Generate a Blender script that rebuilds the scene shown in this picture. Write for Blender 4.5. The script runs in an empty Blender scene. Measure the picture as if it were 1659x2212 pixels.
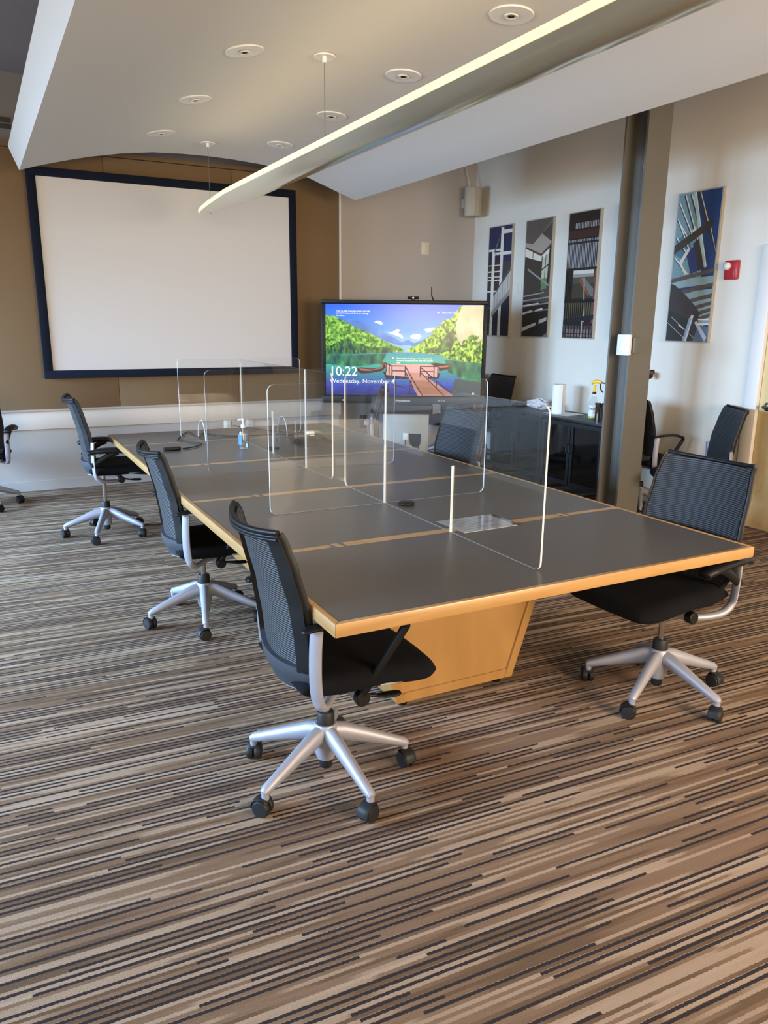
import bpy, bmesh, math, random
from mathutils import Vector, Matrix
random.seed(7)
scene = bpy.context.scene
COL = scene.collection

# ------------------------------------------------------------------ camera
CAM = Vector((-0.8046, -1.8057, 1.55))
YAW, PITCH, ROLL, FOC, PPX, PPY = -0.485989, 0.242342, 0.009650, 1650.0, 829.5, 1106.0
_f = Vector((-math.sin(YAW)*math.cos(PITCH), math.cos(YAW)*math.cos(PITCH), -math.sin(PITCH)))
_r = Vector((math.cos(YAW), math.sin(YAW), 0)); _u = _r.cross(_f)
_r2 = _r*math.cos(ROLL) + _u*math.sin(ROLL); _u2 = _u*math.cos(ROLL) - _r*math.sin(ROLL)
cd = bpy.data.cameras.new('camera'); cam = bpy.data.objects.new('camera', cd); COL.objects.link(cam)
cd.sensor_fit = 'HORIZONTAL'; cd.sensor_width = 36.0; cd.lens = FOC*36.0/1659.0; cd.clip_start = 0.05
cam.matrix_world = Matrix(((_r2.x, _u2.x, -_f.x, CAM.x), (_r2.y, _u2.y, -_f.y, CAM.y), (_r2.z, _u2.z, -_f.z, CAM.z), (0, 0, 0, 1)))
scene.camera = cam
def ray(u, v): return _f + _r2*((u-PPX)/FOC) - _u2*((v-PPY)/FOC)
def at(u, v, ax, val):
    d = ray(u, v); return CAM + d*((val-CAM[ax])/d[ax])

# ------------------------------------------------------------------ light and exposure
scene.view_settings.view_transform = 'Standard'; scene.view_settings.look = 'None'
scene.view_settings.gamma = 1.0; scene.view_settings.use_curve_mapping = False
scene.view_settings.exposure = 0.33
scene.cycles.transparent_max_bounces = 32
world = bpy.data.worlds.new('world'); scene.world = world; world.use_nodes = True
world.node_tree.nodes['Background'].inputs[0].default_value = (0.62, 0.80, 1.0, 1)
world.node_tree.nodes['Background'].inputs[1].default_value = 1.0
def area(name, loc, aim, sx, sy, power, col, spread=math.pi):
    l = bpy.data.lights.new(name, 'AREA'); l.shape = 'RECTANGLE'; l.size = sx; l.size_y = sy
    l.energy = power; l.color = col; l.spread = spread
    o = bpy.data.objects.new(name, l); COL.objects.link(o); o.location = loc
    o.rotation_euler = (Vector(aim)-Vector(loc)).to_track_quat('-Z', 'Y').to_euler()
    return o
LX, BY, HC = -5.2, -4.6, 3.55        # left wall, back wall, ceiling
for wy, wp in ((0.2, 95), (2.6, 240), (5.0, 240)):           # daylight through the three left windows: sky from above, sunny ground from below
    area('window_sky_light', (LX+0.06, wy, 1.75), (LX+2.0, wy, 0.55), 1.9, 1.6, wp, (0.42, 0.67, 1.0), math.radians(94))
    area('window_ground_light', (LX+0.05, wy, 1.35), (LX+2.0, wy, 2.3), 1.9, 0.9, 14, (1.0, 0.80, 0.55), math.radians(150))
# two sunny windows behind the camera: low sun light onto the floor, plus an added warm upward fill
area('window_sun_light', (2.2, BY+0.06, 1.75), (2.4, BY+2.5, .6), 2.2, 1.5, 190, (1.0, 0.76, 0.54), math.radians(130))
area('window_bounce_light', (-1.6, BY+0.06, 1.75), (-0.6, BY+2.5, 3.3), 2.2, 1.5, 120, (1.0, 0.74, 0.42), math.radians(115))

# ------------------------------------------------------------------ materials
def lin(h):
    h = h.lstrip('#'); c = [int(h[i:i+2], 16)/255 for i in (0, 2, 4)]
    return tuple(x/12.92 if x <= .04045 else ((x+.055)/1.055)**2.4 for x in c)+(1.0,)
MATS = {}
def mat(name, col='#808080', rough=.5, metal=0.0, spec=.5, noise=0.0, nscale=60, bump=0.0, bscale=300, emit=0.0, coat=0.0):
    if name in MATS: return MATS[name]
    m = bpy.data.materials.new(name); m.use_nodes = True; nt = m.node_tree; b = nt.nodes['Principled BSDF']
    c = lin(col); b.inputs['Base Color'].default_value = c; b.inputs['Roughness'].default_value = rough
    b.inputs['Metallic'].default_value = metal; b.inputs['Specular IOR Level'].default_value = spec
    b.inputs['Coat Weight'].default_value = coat
    if emit:
        b.inputs['Emission Color'].default_value = c; b.inputs['Emission Strength'].default_value = emit
    tc = nt.nodes.new('ShaderNodeTexCoord')
    if noise:
        n = nt.nodes.new('ShaderNodeTexNoise'); n.inputs['Scale'].default_value = nscale; n.inputs['Detail'].default_value = 4
        nt.links.new(tc.outputs['Object'], n.inputs['Vector'])
        r = nt.nodes.new('ShaderNodeMapRange'); r.inputs[3].default_value = 1-noise; r.inputs[4].default_value = 1+noise
        nt.links.new(n.outputs['Fac'], r.inputs[0])
        mx = nt.nodes.new('ShaderNodeVectorMath'); mx.operation = 'SCALE'; mx.inputs[0].default_value = c[:3]
        nt.links.new(r.outputs[0], mx.inputs['Scale']); nt.links.new(mx.outputs[0], b.inputs['Base Color'])
    if bump:
        n2 = nt.nodes.new('ShaderNodeTexNoise'); n2.inputs['Scale'].default_value = bscale; n2.inputs['Detail'].default_value = 2
        nt.links.new(tc.outputs['Object'], n2.inputs['Vector'])
        bp = nt.nodes.new('ShaderNodeBump'); bp.inputs['Strength'].default_value = bump; bp.inputs['Distance'].default_value = .002
        nt.links.new(n2.outputs['Fac'], bp.inputs['Height']); nt.links.new(bp.outputs[0], b.inputs['Normal'])
    MATS[name] = m; return m
def wood(name, c1, c2, scale=(1.2, 14, 14), rough=.38, coat=.15):
    m = bpy.data.materials.new(name); m.use_nodes = True; nt = m.node_tree; b = nt.nodes['Principled BSDF']
    tc = nt.nodes.new('ShaderNodeTexCoord'); mp = nt.nodes.new('ShaderNodeMapping'); mp.inputs['Scale'].default_value = scale
    n = nt.nodes.new('ShaderNodeTexNoise'); n.inputs['Scale'].default_value = 3; n.inputs['Detail'].default_value = 6; n.inputs['Distortion'].default_value = .6
    r = nt.nodes.new('ShaderNodeValToRGB'); r.color_ramp.elements[0].color = lin(c1); r.color_ramp.elements[1].color = lin(c2)
    r.color_ramp.elements[0].position = .3; r.color_ramp.elements[1].position = .7
    nt.links.new(tc.outputs['Object'], mp.inputs[0]); nt.links.new(mp.outputs[0], n.inputs['Vector'])
    nt.links.new(n.outputs['Fac'], r.inputs[0]); nt.links.new(r.outputs[0], b.inputs['Base Color'])
    b.inputs['Roughness'].default_value = rough; b.inputs['Coat Weight'].default_value = coat
    MATS[name] = m; return m

def carpet_material():
    m = bpy.data.materials.new('carpet'); m.use_nodes = True; nt = m.node_tree; b = nt.nodes['Principled BSDF']; L = nt.links
    def N(t, **k):
        n = nt.nodes.new(t)
        for a, v in k.items(): setattr(n, a, v)
        return n
    def M(op, a, bb=None):
        n = N('ShaderNodeMath', operation=op)
        for i, x in enumerate((a, bb)):
            if x is None: continue
            if isinstance(x, (int, float)): n.inputs[i].default_value = x
            else: L.new(x, n.inputs[i])
        return n.outputs[0]
    tc = N('ShaderNodeTexCoord'); mp = N('ShaderNodeMapping'); mp.inputs['Rotation'].default_value = (0, 0, math.radians(3.0))
    L.new(tc.outputs['Object'], mp.inputs[0])
    sp = N('ShaderNodeSeparateXYZ'); L.new(mp.outputs[0], sp.inputs[0]); U, V = sp.outputs[0], sp.outputs[1]
    fz = N('ShaderNodeTexNoise'); fz.inputs['Scale'].default_value = 160; fz.inputs['Detail'].default_value = 2; L.new(mp.outputs[0], fz.inputs['Vector'])
    jit = M('MULTIPLY', M('SUBTRACT', fz.outputs['Fac'], .5), .006)
    Vj = M('ADD', V, jit)
    def rows(width, seed, fu):
        k = M('FLOOR', M('DIVIDE', Vj, width))
        cv = N('ShaderNodeCombineXYZ'); L.new(M('MULTIPLY', U, fu), cv.inputs[0]); L.new(M('ADD', M('MULTIPLY', k, 7.31), seed), cv.inputs[1])
        n = N('ShaderNodeTexNoise'); n.inputs['Scale'].default_value = 1; n.inputs['Detail'].default_value = 1.5; n.inputs['Roughness'].default_value = .6
        L.new(cv.outputs[0], n.inputs['Vector']); return n.outputs['Fac']
    base = rows(.0105, 3.3, .9)
    r1 = N('ShaderNodeValToRGB'); cr = r1.color_ramp; cr.interpolation = 'LINEAR'
    cr.elements[0].position = .40; cr.elements[0].color = lin('#65513f'); cr.elements[1].position = .43; cr.elements[1].color = lin('#765f4c')
    e = cr.elements.new(.52); e.color = lin('#7f6854'); e = cr.elements.new(.535); e.color = lin('#9a8570'); e = cr.elements.new(.75); e.color = lin('#ac9885')
    L.new(base, r1.inputs[0])
    d = rows(.021, 91.7, .85)
    fr = M('FRACT', M('DIVIDE', Vj, .021))
    dk = M('MULTIPLY', M('GREATER_THAN', d, .50), M('LESS_THAN', fr, .44))
    mix = N('ShaderNodeMix', data_type='RGBA'); L.new(dk, mix.inputs[0]); L.new(r1.outputs[0], mix.inputs[6]); mix.inputs[7].default_value = lin('#332d2e')
    fn = N('ShaderNodeTexNoise'); fn.inputs['Scale'].default_value = 420; fn.inputs['Detail'].default_value = 2; L.new(mp.outputs[0], fn.inputs['Vector'])
    sc = M('ADD', M('MULTIPLY', fn.outputs['Fac'], .5), .75)
    vm = N('ShaderNodeVectorMath', operation='SCALE'); L.new(mix.outputs[2], vm.inputs[0]); L.new(sc, vm.inputs['Scale'])
    L.new(vm.outputs[0], b.inputs['Base Color']); b.inputs['Roughness'].default_value = .95; b.inputs['Specular IOR Level'].default_value = .15
    bp = N('ShaderNodeBump'); bp.inputs['Strength'].default_value = .5; bp.inputs['Distance'].default_value = .003
    L.new(fn.outputs['Fac'], bp.inputs['Height']); L.new(bp.outputs[0], b.inputs['Normal'])
    MATS['carpet'] = m; return m
carpet_material()
wood('maple', '#a5804e', '#b48d5a', (1.0, 12, 12)); wood('maple_y', '#a5804e', '#b48d5a', (12, 1.0, 12)); wood('maple_face', '#98723f', '#a57d48', (3, 3, .7), .42)
wood('door_wood', '#cdb07c', '#dfc590', (2.2, 2.2, .45), .4)
mat('laminate', '#55504c', .36, spec=.5, noise=.05, nscale=220)
mat('wall', '#d9d4c9', .85, noise=.015, nscale=8, bump=.08, bscale=140)
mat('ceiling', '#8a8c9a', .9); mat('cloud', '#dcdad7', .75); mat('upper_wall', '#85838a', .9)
mat('tack', '#786247', .95, noise=.10, nscale=160, bump=.2, bscale=400)
mat('wainscot', '#b4afac', .6); mat('trim', '#d9d6d2', .5)
mat('silver', '#9c9da8', .48, metal=.35); mat('chrome', '#c9c9c9', .12, metal=1.0); mat('steel', '#a8a8a6', .22, metal=1.0)
mat('fabric', '#0c0d12', .95, bump=.3, bscale=500, spec=.2); mat('black', '#0b0c0f', .5, spec=.35); mat('rubber', '#101114', .6); mat('shell', '#34373f', .6, noise=.25, nscale=25)
mat('screen_white', '#cfcfd0', .7); mat('screen_black', '#101727', .85, spec=.2)
mat('column_paint', '#6a6760', .55, noise=.04, nscale=15); mat('white_plastic', '#e8e8ea', .4); mat('cream_plastic', '#d9d2c0', .5)
mat('cab_black', '#191a1d', .45); mat('cab_glass', '#0a0b0d', .06, spec=.6); mat('red', '#a81c22', .4); mat('lens', '#d8d8d4', .1, spec=.8)
mat('paper', '#e6e6ee', .6); mat('towel', '#f2efe8', .9, bump=.2, bscale=200); mat('cloth', '#e6e0e2', .95)
mat('yellow', '#f0c414', .4); mat('mahogany', '#3b150f', .25, coat=.4); mat('brushed_tag', '#8f8f8d', .35, metal=.9)
mat('tv_black', '#0f1013', .45, spec=.3); mat('tv_edge', '#3a3c40', .3, metal=.4); mat('cart_grey', '#a9aeac', .5); mat('dark_hole', '#0a0a0c', .7)
mat('outlet_brown', '#3a322b', .5); mat('speaker_grey', '#b4ac9c', .6, noise=.06, nscale=300); mat('frame_alu', '#b3aa9a', .4, metal=.3); mat('lamp_lens', '#fbeeb4', .4, emit=.38)
mat('fixture_alu', '#e0d9c2', .2, metal=.75);  mat('blue_label', '#3d78c8', .5); mat('pale_liquid', '#c9c65a', .15)
mat('carpet_dark', '#2c2826', .9); mat('grey_dark', '#2c2e33', .5)
def mesh_fabric(name, c1, c2, freq):
    m = bpy.data.materials.new(name); m.use_nodes = True; nt = m.node_tree; b = nt.nodes['Principled BSDF']
    tc = nt.nodes.new('ShaderNodeTexCoord'); sp = nt.nodes.new('ShaderNodeSeparateXYZ'); nt.links.new(tc.outputs['UV'], sp.inputs[0])
    ml = nt.nodes.new('ShaderNodeMath'); ml.operation = 'MULTIPLY'; ml.inputs[1].default_value = freq; nt.links.new(sp.outputs[1], ml.inputs[0])
    si = nt.nodes.new('ShaderNodeMath'); si.operation = 'SINE'; nt.links.new(ml.outputs[0], si.inputs[0])
    r = nt.nodes.new('ShaderNodeMapRange'); r.inputs[1].default_value = -.6; r.inputs[2].default_value = .8; nt.links.new(si.outputs[0], r.inputs[0])
    mx = nt.nodes.new('ShaderNodeMix'); mx.data_type = 'RGBA'; mx.inputs[6].default_value = lin(c1); mx.inputs[7].default_value = lin(c2)
    nt.links.new(r.outputs[0], mx.inputs[0]); nt.links.new(mx.outputs[2], b.inputs['Base Color']); b.inputs['Roughness'].default_value = .55
    bp = nt.nodes.new('ShaderNodeBump'); bp.inputs['Strength'].default_value = .6; bp.inputs['Distance'].default_value = .002
    nt.links.new(si.outputs[0], bp.inputs['Height']); nt.links.new(bp.outputs[0], b.inputs['Normal'])
    MATS[name] = m; return m
mesh_fabric('back_mesh', '#0c0d10', '#42464c', 2*math.pi*66)
def glassy(name, tint, fac_boost=.0, rough=0.0):
    m = bpy.data.materials.new(name); m.use_nodes = True; nt = m.node_tree
    for n in list(nt.nodes): nt.nodes.remove(n)
    o = nt.nodes.new('ShaderNodeOutputMaterial'); t = nt.nodes.new('ShaderNodeBsdfTransparent'); t.inputs[0].default_value = tint
    g = nt.nodes.new('ShaderNodeBsdfGlossy'); g.inputs['Roughness'].default_value = rough
    lw = nt.nodes.new('ShaderNodeLayerWeight'); lw.inputs[0].default_value = .5
    pw = nt.nodes.new('ShaderNodeMath'); pw.operation = 'POWER'; pw.inputs[1].default_value = 5.0; nt.links.new(lw.outputs['Facing'], pw.inputs[0])
    fr = nt.nodes.new('ShaderNodeMath'); fr.operation = 'MULTIPLY_ADD'; fr.inputs[1].default_value = .96; fr.inputs[2].default_value = .026; nt.links.new(pw.outputs[0], fr.inputs[0])
    ad = nt.nodes.new('ShaderNodeMath'); ad.operation = 'ADD'; ad.inputs[1].default_value = fac_boost; ad.use_clamp = True
    mx = nt.nodes.new('ShaderNodeMixShader'); nt.links.new(fr.outputs[0], ad.inputs[0]); nt.links.new(ad.outputs[0], mx.inputs[0])
    nt.links.new(t.outputs[0], mx.inputs[1]); nt.links.new(g.outputs[0], mx.inputs[2]); nt.links.new(mx.outputs[0], o.inputs[0])
    MATS[name] = m; return m
glassy('acrylic', (.985, .99, .99, 1)); glassy('clear_plastic', (.93, .95, .96, 1), .03, .05); glassy('window_glass', (.95, .97, .97, 1))
glassy('gel', (.80, .88, .93, 1), .04, .1); mat('acrylic_edge', '#e4e8ea', .3, spec=.6)

# ------------------------------------------------------------------ mesh helpers
class MB:
    def __init__(s): s.v = []; s.f = []; s.m = []; s.cur = 0; s.uv = None
    def add(s, vs, fs):
        o = len(s.v); s.v += [tuple(p) for p in vs]; s.f += [tuple(i+o for i in f) for f in fs]; s.m += [s.cur]*len(fs); return s
    def box(s, a, b):
        (x0, y0, z0), (x1, y1, z1) = a, b
        x0, x1 = sorted((x0, x1)); y0, y1 = sorted((y0, y1)); z0, z1 = sorted((z0, z1))
        return s.add([(x0,y0,z0),(x1,y0,z0),(x1,y1,z0),(x0,y1,z0),(x0,y0,z1),(x1,y0,z1),(x1,y1,z1),(x0,y1,z1)],
                     [(0,3,2,1),(4,5,6,7),(0,1,5,4),(1,2,6,5),(2,3,7,6),(3,0,4,7)])
    def prism(s, pts, d):                      # polygon (3D pts) extruded by vector d
        n = len(pts); P = [Vector(p) for p in pts]; Q = [p+Vector(d) for p in P]
        return s.add(P+Q, [tuple(range(n))[::-1], tuple(range(n, 2*n))]+[(i, (i+1) % n, n+(i+1) % n, n+i) for i in range(n)])
    def tube(s, path, rad, seg=10, caps=True, flat=None, up=(0, 0, 1)):
        P = [Vector(p) for p in path]; n = len(P); R = rad if isinstance(rad, (list, tuple)) else [rad]*n
        o = len(s.v); vs = []; prev = None
        for i in range(n):
            t = (P[min(i+1, n-1)]-P[max(i-1, 0)]).normalized()
            if prev is None:
                a = Vector(up); 
                if abs(a.dot(t)) > .95: a = Vector((1, 0, 0))
                nrm = (a-t*a.dot(t)).normalized()
            else:
                nrm = (prev-t*prev.dot(t)).normalized()
            prev = nrm; bi = t.cross(nrm); r = R[i]; ra, rb = (r if isinstance(r, (list, tuple)) else (r, r))
            for k in range(seg):
                an = 2*math.pi*(k+.5)/seg; vs.append(P[i]+nrm*math.cos(an)*ra+bi*math.sin(an)*rb)
        fs = [(i*seg+k, i*seg+(k+1) % seg, (i+1)*seg+(k+1) % seg, (i+1)*seg+k) for i in range(n-1) for k in range(seg)]
        if caps: fs += [tuple(range(seg))[::-1], tuple(range((n-1)*seg, n*seg))]
        return s.add(vs, fs)
    def lathe(s, prof, c=(0, 0, 0), seg=20, axis=(0, 0, 1)):   # prof: (radius, height)
        ax = Vector(axis).normalized(); a = Vector((1, 0, 0)) if abs(ax.x) < .9 else Vector((0, 1, 0))
        e1 = (a-ax*a.dot(ax)).normalized(); e2 = ax.cross(e1); c = Vector(c); vs = []; n = len(prof)
        for r, h in prof:
            for k in range(seg):
                an = 2*math.pi*k/seg; vs.append(c+ax*h+(e1*math.cos(an)+e2*math.sin(an))*max(r, 1e-4))
        fs = [(i*seg+k, i*seg+(k+1) % seg, (i+1)*seg+(k+1) % seg, (i+1)*seg+k) for i in range(n-1) for k in range(seg)]
        fs += [tuple(range(seg))[::-1], tuple(range((n-1)*seg, n*seg))]
        return s.add(vs, fs)
    def grid(s, fn, nu, nv, u0=0, u1=1, v0=0, v1=1):
        vs = [fn(u0+(u1-u0)*i/nu, v0+(v1-v0)*j/nv) for j in range(nv+1) for i in range(nu+1)]
        return s.add(vs, [(j*(nu+1)+i, j*(nu+1)+i+1, (j+1)*(nu+1)+i+1, (j+1)*(nu+1)+i) for j in range(nv) for i in range(nu)])
    def slab(s, fn, th, nu, nv, u0=0, u1=1, v0=0, v1=1):       # surface with thickness; fn -> (point, normal)
        A = [fn(u0+(u1-u0)*i/nu, v0+(v1-v0)*j/nv) for j in range(nv+1) for i in range(nu+1)]
        F = [p+n*th/2 for p, n in A]; B = [p-n*th/2 for p, n in A]; N = len(A); w = nu+1
        fs = []
        for j in range(nv):
            for i in range(nu):
                a, b, c, d = j*w+i, j*w+i+1, (j+1)*w+i+1, (j+1)*w+i
                fs += [(a, b, c, d), (N+d, N+c, N+b, N+a)]
        ring = [i for i in range(w)]+[j*w+nu for j in range(1, nv+1)]+[nv*w+i for i in range(nu-1, -1, -1)]+[j*w for j in range(nv-1, 0, -1)]
        for q in range(len(ring)):
            a, b = ring[q], ring[(q+1) % len(ring)]; fs.append((b, a, N+a, N+b))
        return s.add(F+B, fs)
    def data(s, name, mats, smooth=None, bevel=0, bseg=2):
        me = bpy.data.meshes.new(name); me.from_pydata(s.v, [], s.f)
        mats = mats if isinstance(mats, (list, tuple)) else [mats]
        for m in mats: me.materials.append(MATS[m] if isinstance(m, str) else m)
        me.polygons.foreach_set('material_index', s.m)
        bm = bmesh.new(); bm.from_mesh(me); bmesh.ops.recalc_face_normals(bm, faces=bm.faces)
        if bevel:
            ed = [e for e in bm.edges if len(e.link_faces) == 2 and e.calc_face_angle(0) > .5]
            bmesh.ops.bevel(bm, geom=ed, offset=bevel, segments=bseg, profile=.5, affect='EDGES', clamp_overlap=True)
        bm.to_mesh(me); bm.free()
        if smooth is not None or bevel:
            me.polygons.foreach_set('use_smooth', [True]*len(me.polygons)); me.set_sharp_from_angle(angle=math.radians(smooth or 40))
        return me
    def build(s, name, mats, parent=None, **k): return link(name, s.data(name, mats, **k), parent)
def link(name, me, parent=None, loc=None, rz=None):
    o = bpy.data.objects.new(name, me); COL.objects.link(o)
    if parent: o.parent = parent
    if loc is not None: o.location = loc
    if rz is not None: o.rotation_euler = (0, 0, rz)
    return o
def tag(o, label, cat, group=None):
    o['label'] = label; o['category'] = cat
    if group: o['group'] = group
    return o
def thing(name, label, cat, loc=(0, 0, 0), rz=0, group=None):
    return tag(link(name, None, None, loc, rz), label, cat, group)
def struct(o): o['kind'] = 'structure'; return o
def box(name, a, b, m, parent=None, bevel=0, **k): return MB().box(a, b).build(name, m, parent, bevel=bevel, **k)
def spline(pts, n=6):
    P = [Vector(p) for p in pts]; out = []
    for i in range(len(P)-1):
        p0, p1, p2, p3 = P[max(i-1, 0)], P[i], P[i+1], P[min(i+2, len(P)-1)]
        for k in range(n):
            t = k/n; out.append(.5*((2*p1)+(p2-p0)*t+(2*p0-5*p1+4*p2-p3)*t*t+(3*p1-p0-3*p2+p3)*t**3))
    return out+[P[-1]]
def interp(T, x):
    if x <= T[0][0]: return T[0][1]
    for (a, b), (c, d) in zip(T, T[1:]):
        if x <= c:
            t = (x-a)/(c-a); t = t*t*(3-2*t)*.35+t*.65; return b+(d-b)*t
    return T[-1][1]
def text_mesh(name, body, size, origin, ud, vd, m, parent, bold=0.0):
    cu = bpy.data.curves.new(name, 'FONT'); cu.body = body; cu.size = size; cu.offset = bold
    tmp = bpy.data.objects.new(name, cu); COL.objects.link(tmp)
    me = bpy.data.meshes.new_from_object(tmp.evaluated_get(bpy.context.evaluated_depsgraph_get()))
    bpy.data.objects.remove(tmp); bpy.data.curves.remove(cu)
    O, U, V = Vector(origin), Vector(ud), Vector(vd)
    for v in me.vertices: v.co = O+U*v.co.x+V*v.co.y
    me.materials.clear(); me.materials.append(MATS[m]); me.name = name
    return link(name, me, parent)

# ------------------------------------------------------------------ the room
XR, YT, YS, XP = 4.47, 6.00, 5.88, 2.68     # right wall, wall behind the television, screen wall, end of the tackable wall
struct(box('floor', (LX, BY, -.1), (XR+.2, YT+.2, 0), 'carpet'))
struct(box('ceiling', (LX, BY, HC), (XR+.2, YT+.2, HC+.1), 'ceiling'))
D0, D1, DH = 1.13, 2.065, 2.03              # door opening in the right wall
wr = struct(MB().box((XR, D1+.06, 0), (XR+.15, YT+.15, HC)).box((XR, BY, 0), (XR+.15, D0-.06, HC)).box((XR, D0-.06, DH+.05), (XR+.15, D1+.06, HC)).build('wall_right', 'wall'))
wf = struct(MB().box((XP, YT, 0), (XR, YT+.15, HC)).box((LX, YS, 0), (XP, YT+.15, 2.98)).build('wall_far', 'wainscot'))
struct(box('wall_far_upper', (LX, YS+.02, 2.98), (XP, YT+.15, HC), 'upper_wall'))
wall_l = MB(); ys = [BY]
for wy in (0.2, 2.6, 5.0): ys += [wy-1.0, wy+1.0]
ys += [YT+.15]
for i in range(0, len(ys), 2): wall_l.box((LX-.15, ys[i], 0), (LX, ys[i+1], HC))
for i in range(1, len(ys)-1, 2):
    wall_l.box((LX-.15, ys[i], 0), (LX, ys[i+1], .85)); wall_l.box((LX-.15, ys[i], 2.55), (LX, ys[i+1], HC))
struct(wall_l.build('wall_left', 'wall'))
wb = MB(); xs = [LX, -2.75, -.45, 1.05, 3.35, XR]
for i in range(0, 6, 2): wb.box((xs[i], BY-.15, 0), (xs[i+1], BY, HC))
for i in (1, 3): wb.box((xs[i], BY-.15, 0), (xs[i+1], BY, .95)); wb.box((xs[i], BY-.15, 2.55), (xs[i+1], BY, HC))
struct(wb.build('wall_back', 'wall'))
def window(n, a, b, axis):     # frame with mullion and two panes; a,b corners of the opening in the wall plane
    fr = MB(); (p0, z0), (p1, z1) = a, b; w = .05
    def bb(q0, q1, h0, h1, d0, d1):
        return ((LX-d1, q0, h0), (LX-d0, q1, h1)) if axis == 'x' else ((q0, BY-d1, h0), (q1, BY-d0, h1))
    for q in ((p0, p0+w, z0, z1), (p1-w, p1, z0, z1), (p0, p1, z0, z0+w), (p0, p1, z1-w, z1), ((p0+p1)/2-w/2, (p0+p1)/2+w/2, z0, z1)):
        fr.box(*bb(*q, .04, .10))
    o = struct(fr.build('window_%d' % n, 'grey_dark'))
    for q0, q1 in ((p0+w, (p0+p1)/2-w/2), ((p0+p1)/2+w/2, p1-w)): MB().box(*bb(q0, q1, z0+w, z1-w, .065, .075)).build('pane', 'window_glass', o)
for i, wy in enumerate((0.2, 2.6, 5.0)): window(i+1, (wy-1.0, .85), (wy+1.0, 2.55), 'x')
for i, (x0, x1) in enumerate(((-2.75, -.45), (1.05, 3.35))): window(i+4, (x0, .95), (x1, 2.55), 'y')

# tackable wall covering in vertical panels, its rail and the white wainscot below
edges = [XP, 1.55, .38, -.78, -1.95, LX]
for i in range(5):
    box('wall_panel', (edges[i+1]+.0015, YS-.03, .755), (edges[i]-.0015, YS, 2.96), 'tack', wf, bevel=.002)
struct(box('trim_1', (XP, YS-.035, .74), (XP+.02, YS+.02, 2.98), 'trim'))
struct(box('trim_2', (LX, YS-.045, 2.965), (XP, YS+.01, 3.0), 'tack'))
struct(box('trim_3', (LX, YS-.04, .735), (XP+.02, YS, .755), 'wainscot', bevel=.003))
struct(box('trim_4', (LX, YS-.018, .57), (XP+.02, YS, .735), 'trim', bevel=.003))
struct(box('baseboard_far', (LX, YS-.008, 0), (XP, YS, .09), 'wainscot'))
struct(box('baseboard_right', (XR-.012, D1+.13, 0), (XR, YT, .10), 'wall'))

# ---- door in the right wall
struct(MB().box((XR-.02, D1, 0), (XR+.1, D1+.11, DH+.11)).box((XR-.02, D0-.11, 0), (XR+.1, D0, DH+.11)).box((XR-.02, D0, DH), (XR+.1, D1, DH+.11)).build('trim_5', 'trim', bevel=.006))
door = struct(box('door_1', (XR+.012, D0+.004, .012), (XR+.055, D1-.004, DH-.004), 'door_wood', bevel=.003))
hz, hy = .96, D1-.075
MB().lathe([(.034, 0), (.034, .006), (.028, .012), (.012, .014), (.012, .045)], (XR+.013, hy, hz), 24, (-1, 0, 0)).tube(spline([(XR-.035, hy+.005, hz), (XR-.042, hy-.02, hz), (XR-.044, hy-.11, hz-.004)], 5), [(.012, .009)]*11, 10).build('lever_handle', 'steel', door, smooth=45)

# ---- steel column with web, flanges, conduit and clamp
cx0, cx1, cy0, cy1 = 3.655, 3.885, 2.62, 2.855
col = tag(MB().box((cx0, cy0, 0), (cx1, cy0+.018, HC)).box((cx0, cy1-.018, 0), (cx1, cy1, HC)).box(((cx0+cx1)/2-.007, cy0+.018, 0), ((cx0+cx1)/2+.007, cy1-.018, HC)).build('steel_column', 'column_paint'),
          'grey painted steel column standing beside the picture wall', 'column')
MB().tube([(cx0+.05, cy0+.055, 0), (cx0+.05, cy0+.055, HC)], .016, 14).build('conduit', 'column_paint', col, smooth=60)
MB().box((cx0+.02, cy0+.03, 2.66), (cx0+.10, cy0+.036, 2.70)).lathe([(.02, 0), (.02, .03)], (cx0+.05, cy0+.055, 2.665), 14).build('conduit_clamp', 'brushed_tag', col)
dv = tag(box('wall_sensor', (cx0-.045, cy0-.03, 1.325), (cx0-.012, cy0+.10, 1.485), 'white_plastic', bevel=.01), 'white box with round button on the steel column', 'sensor')
MB().lathe([(.026, 0), (.026, .004), (.022, .007)], (cx0-.045, cy0+.055, 1.375), 24, (-1, 0, 0)).build('round_button', 'white_plastic', dv, smooth=40)
box('mounting_plate', (cx0-.012, cy0-.012, 1.34), (cx0, cy0+.09, 1.47), 'steel', dv)
tag(box('junction_box', (cx0-.004, cy0-.045, 1.345), (cx0+.055, cy0-.001, 1.465), 'column_paint', bevel=.004), 'small grey metal box next to the white sensor on the column', 'junction box')

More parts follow.
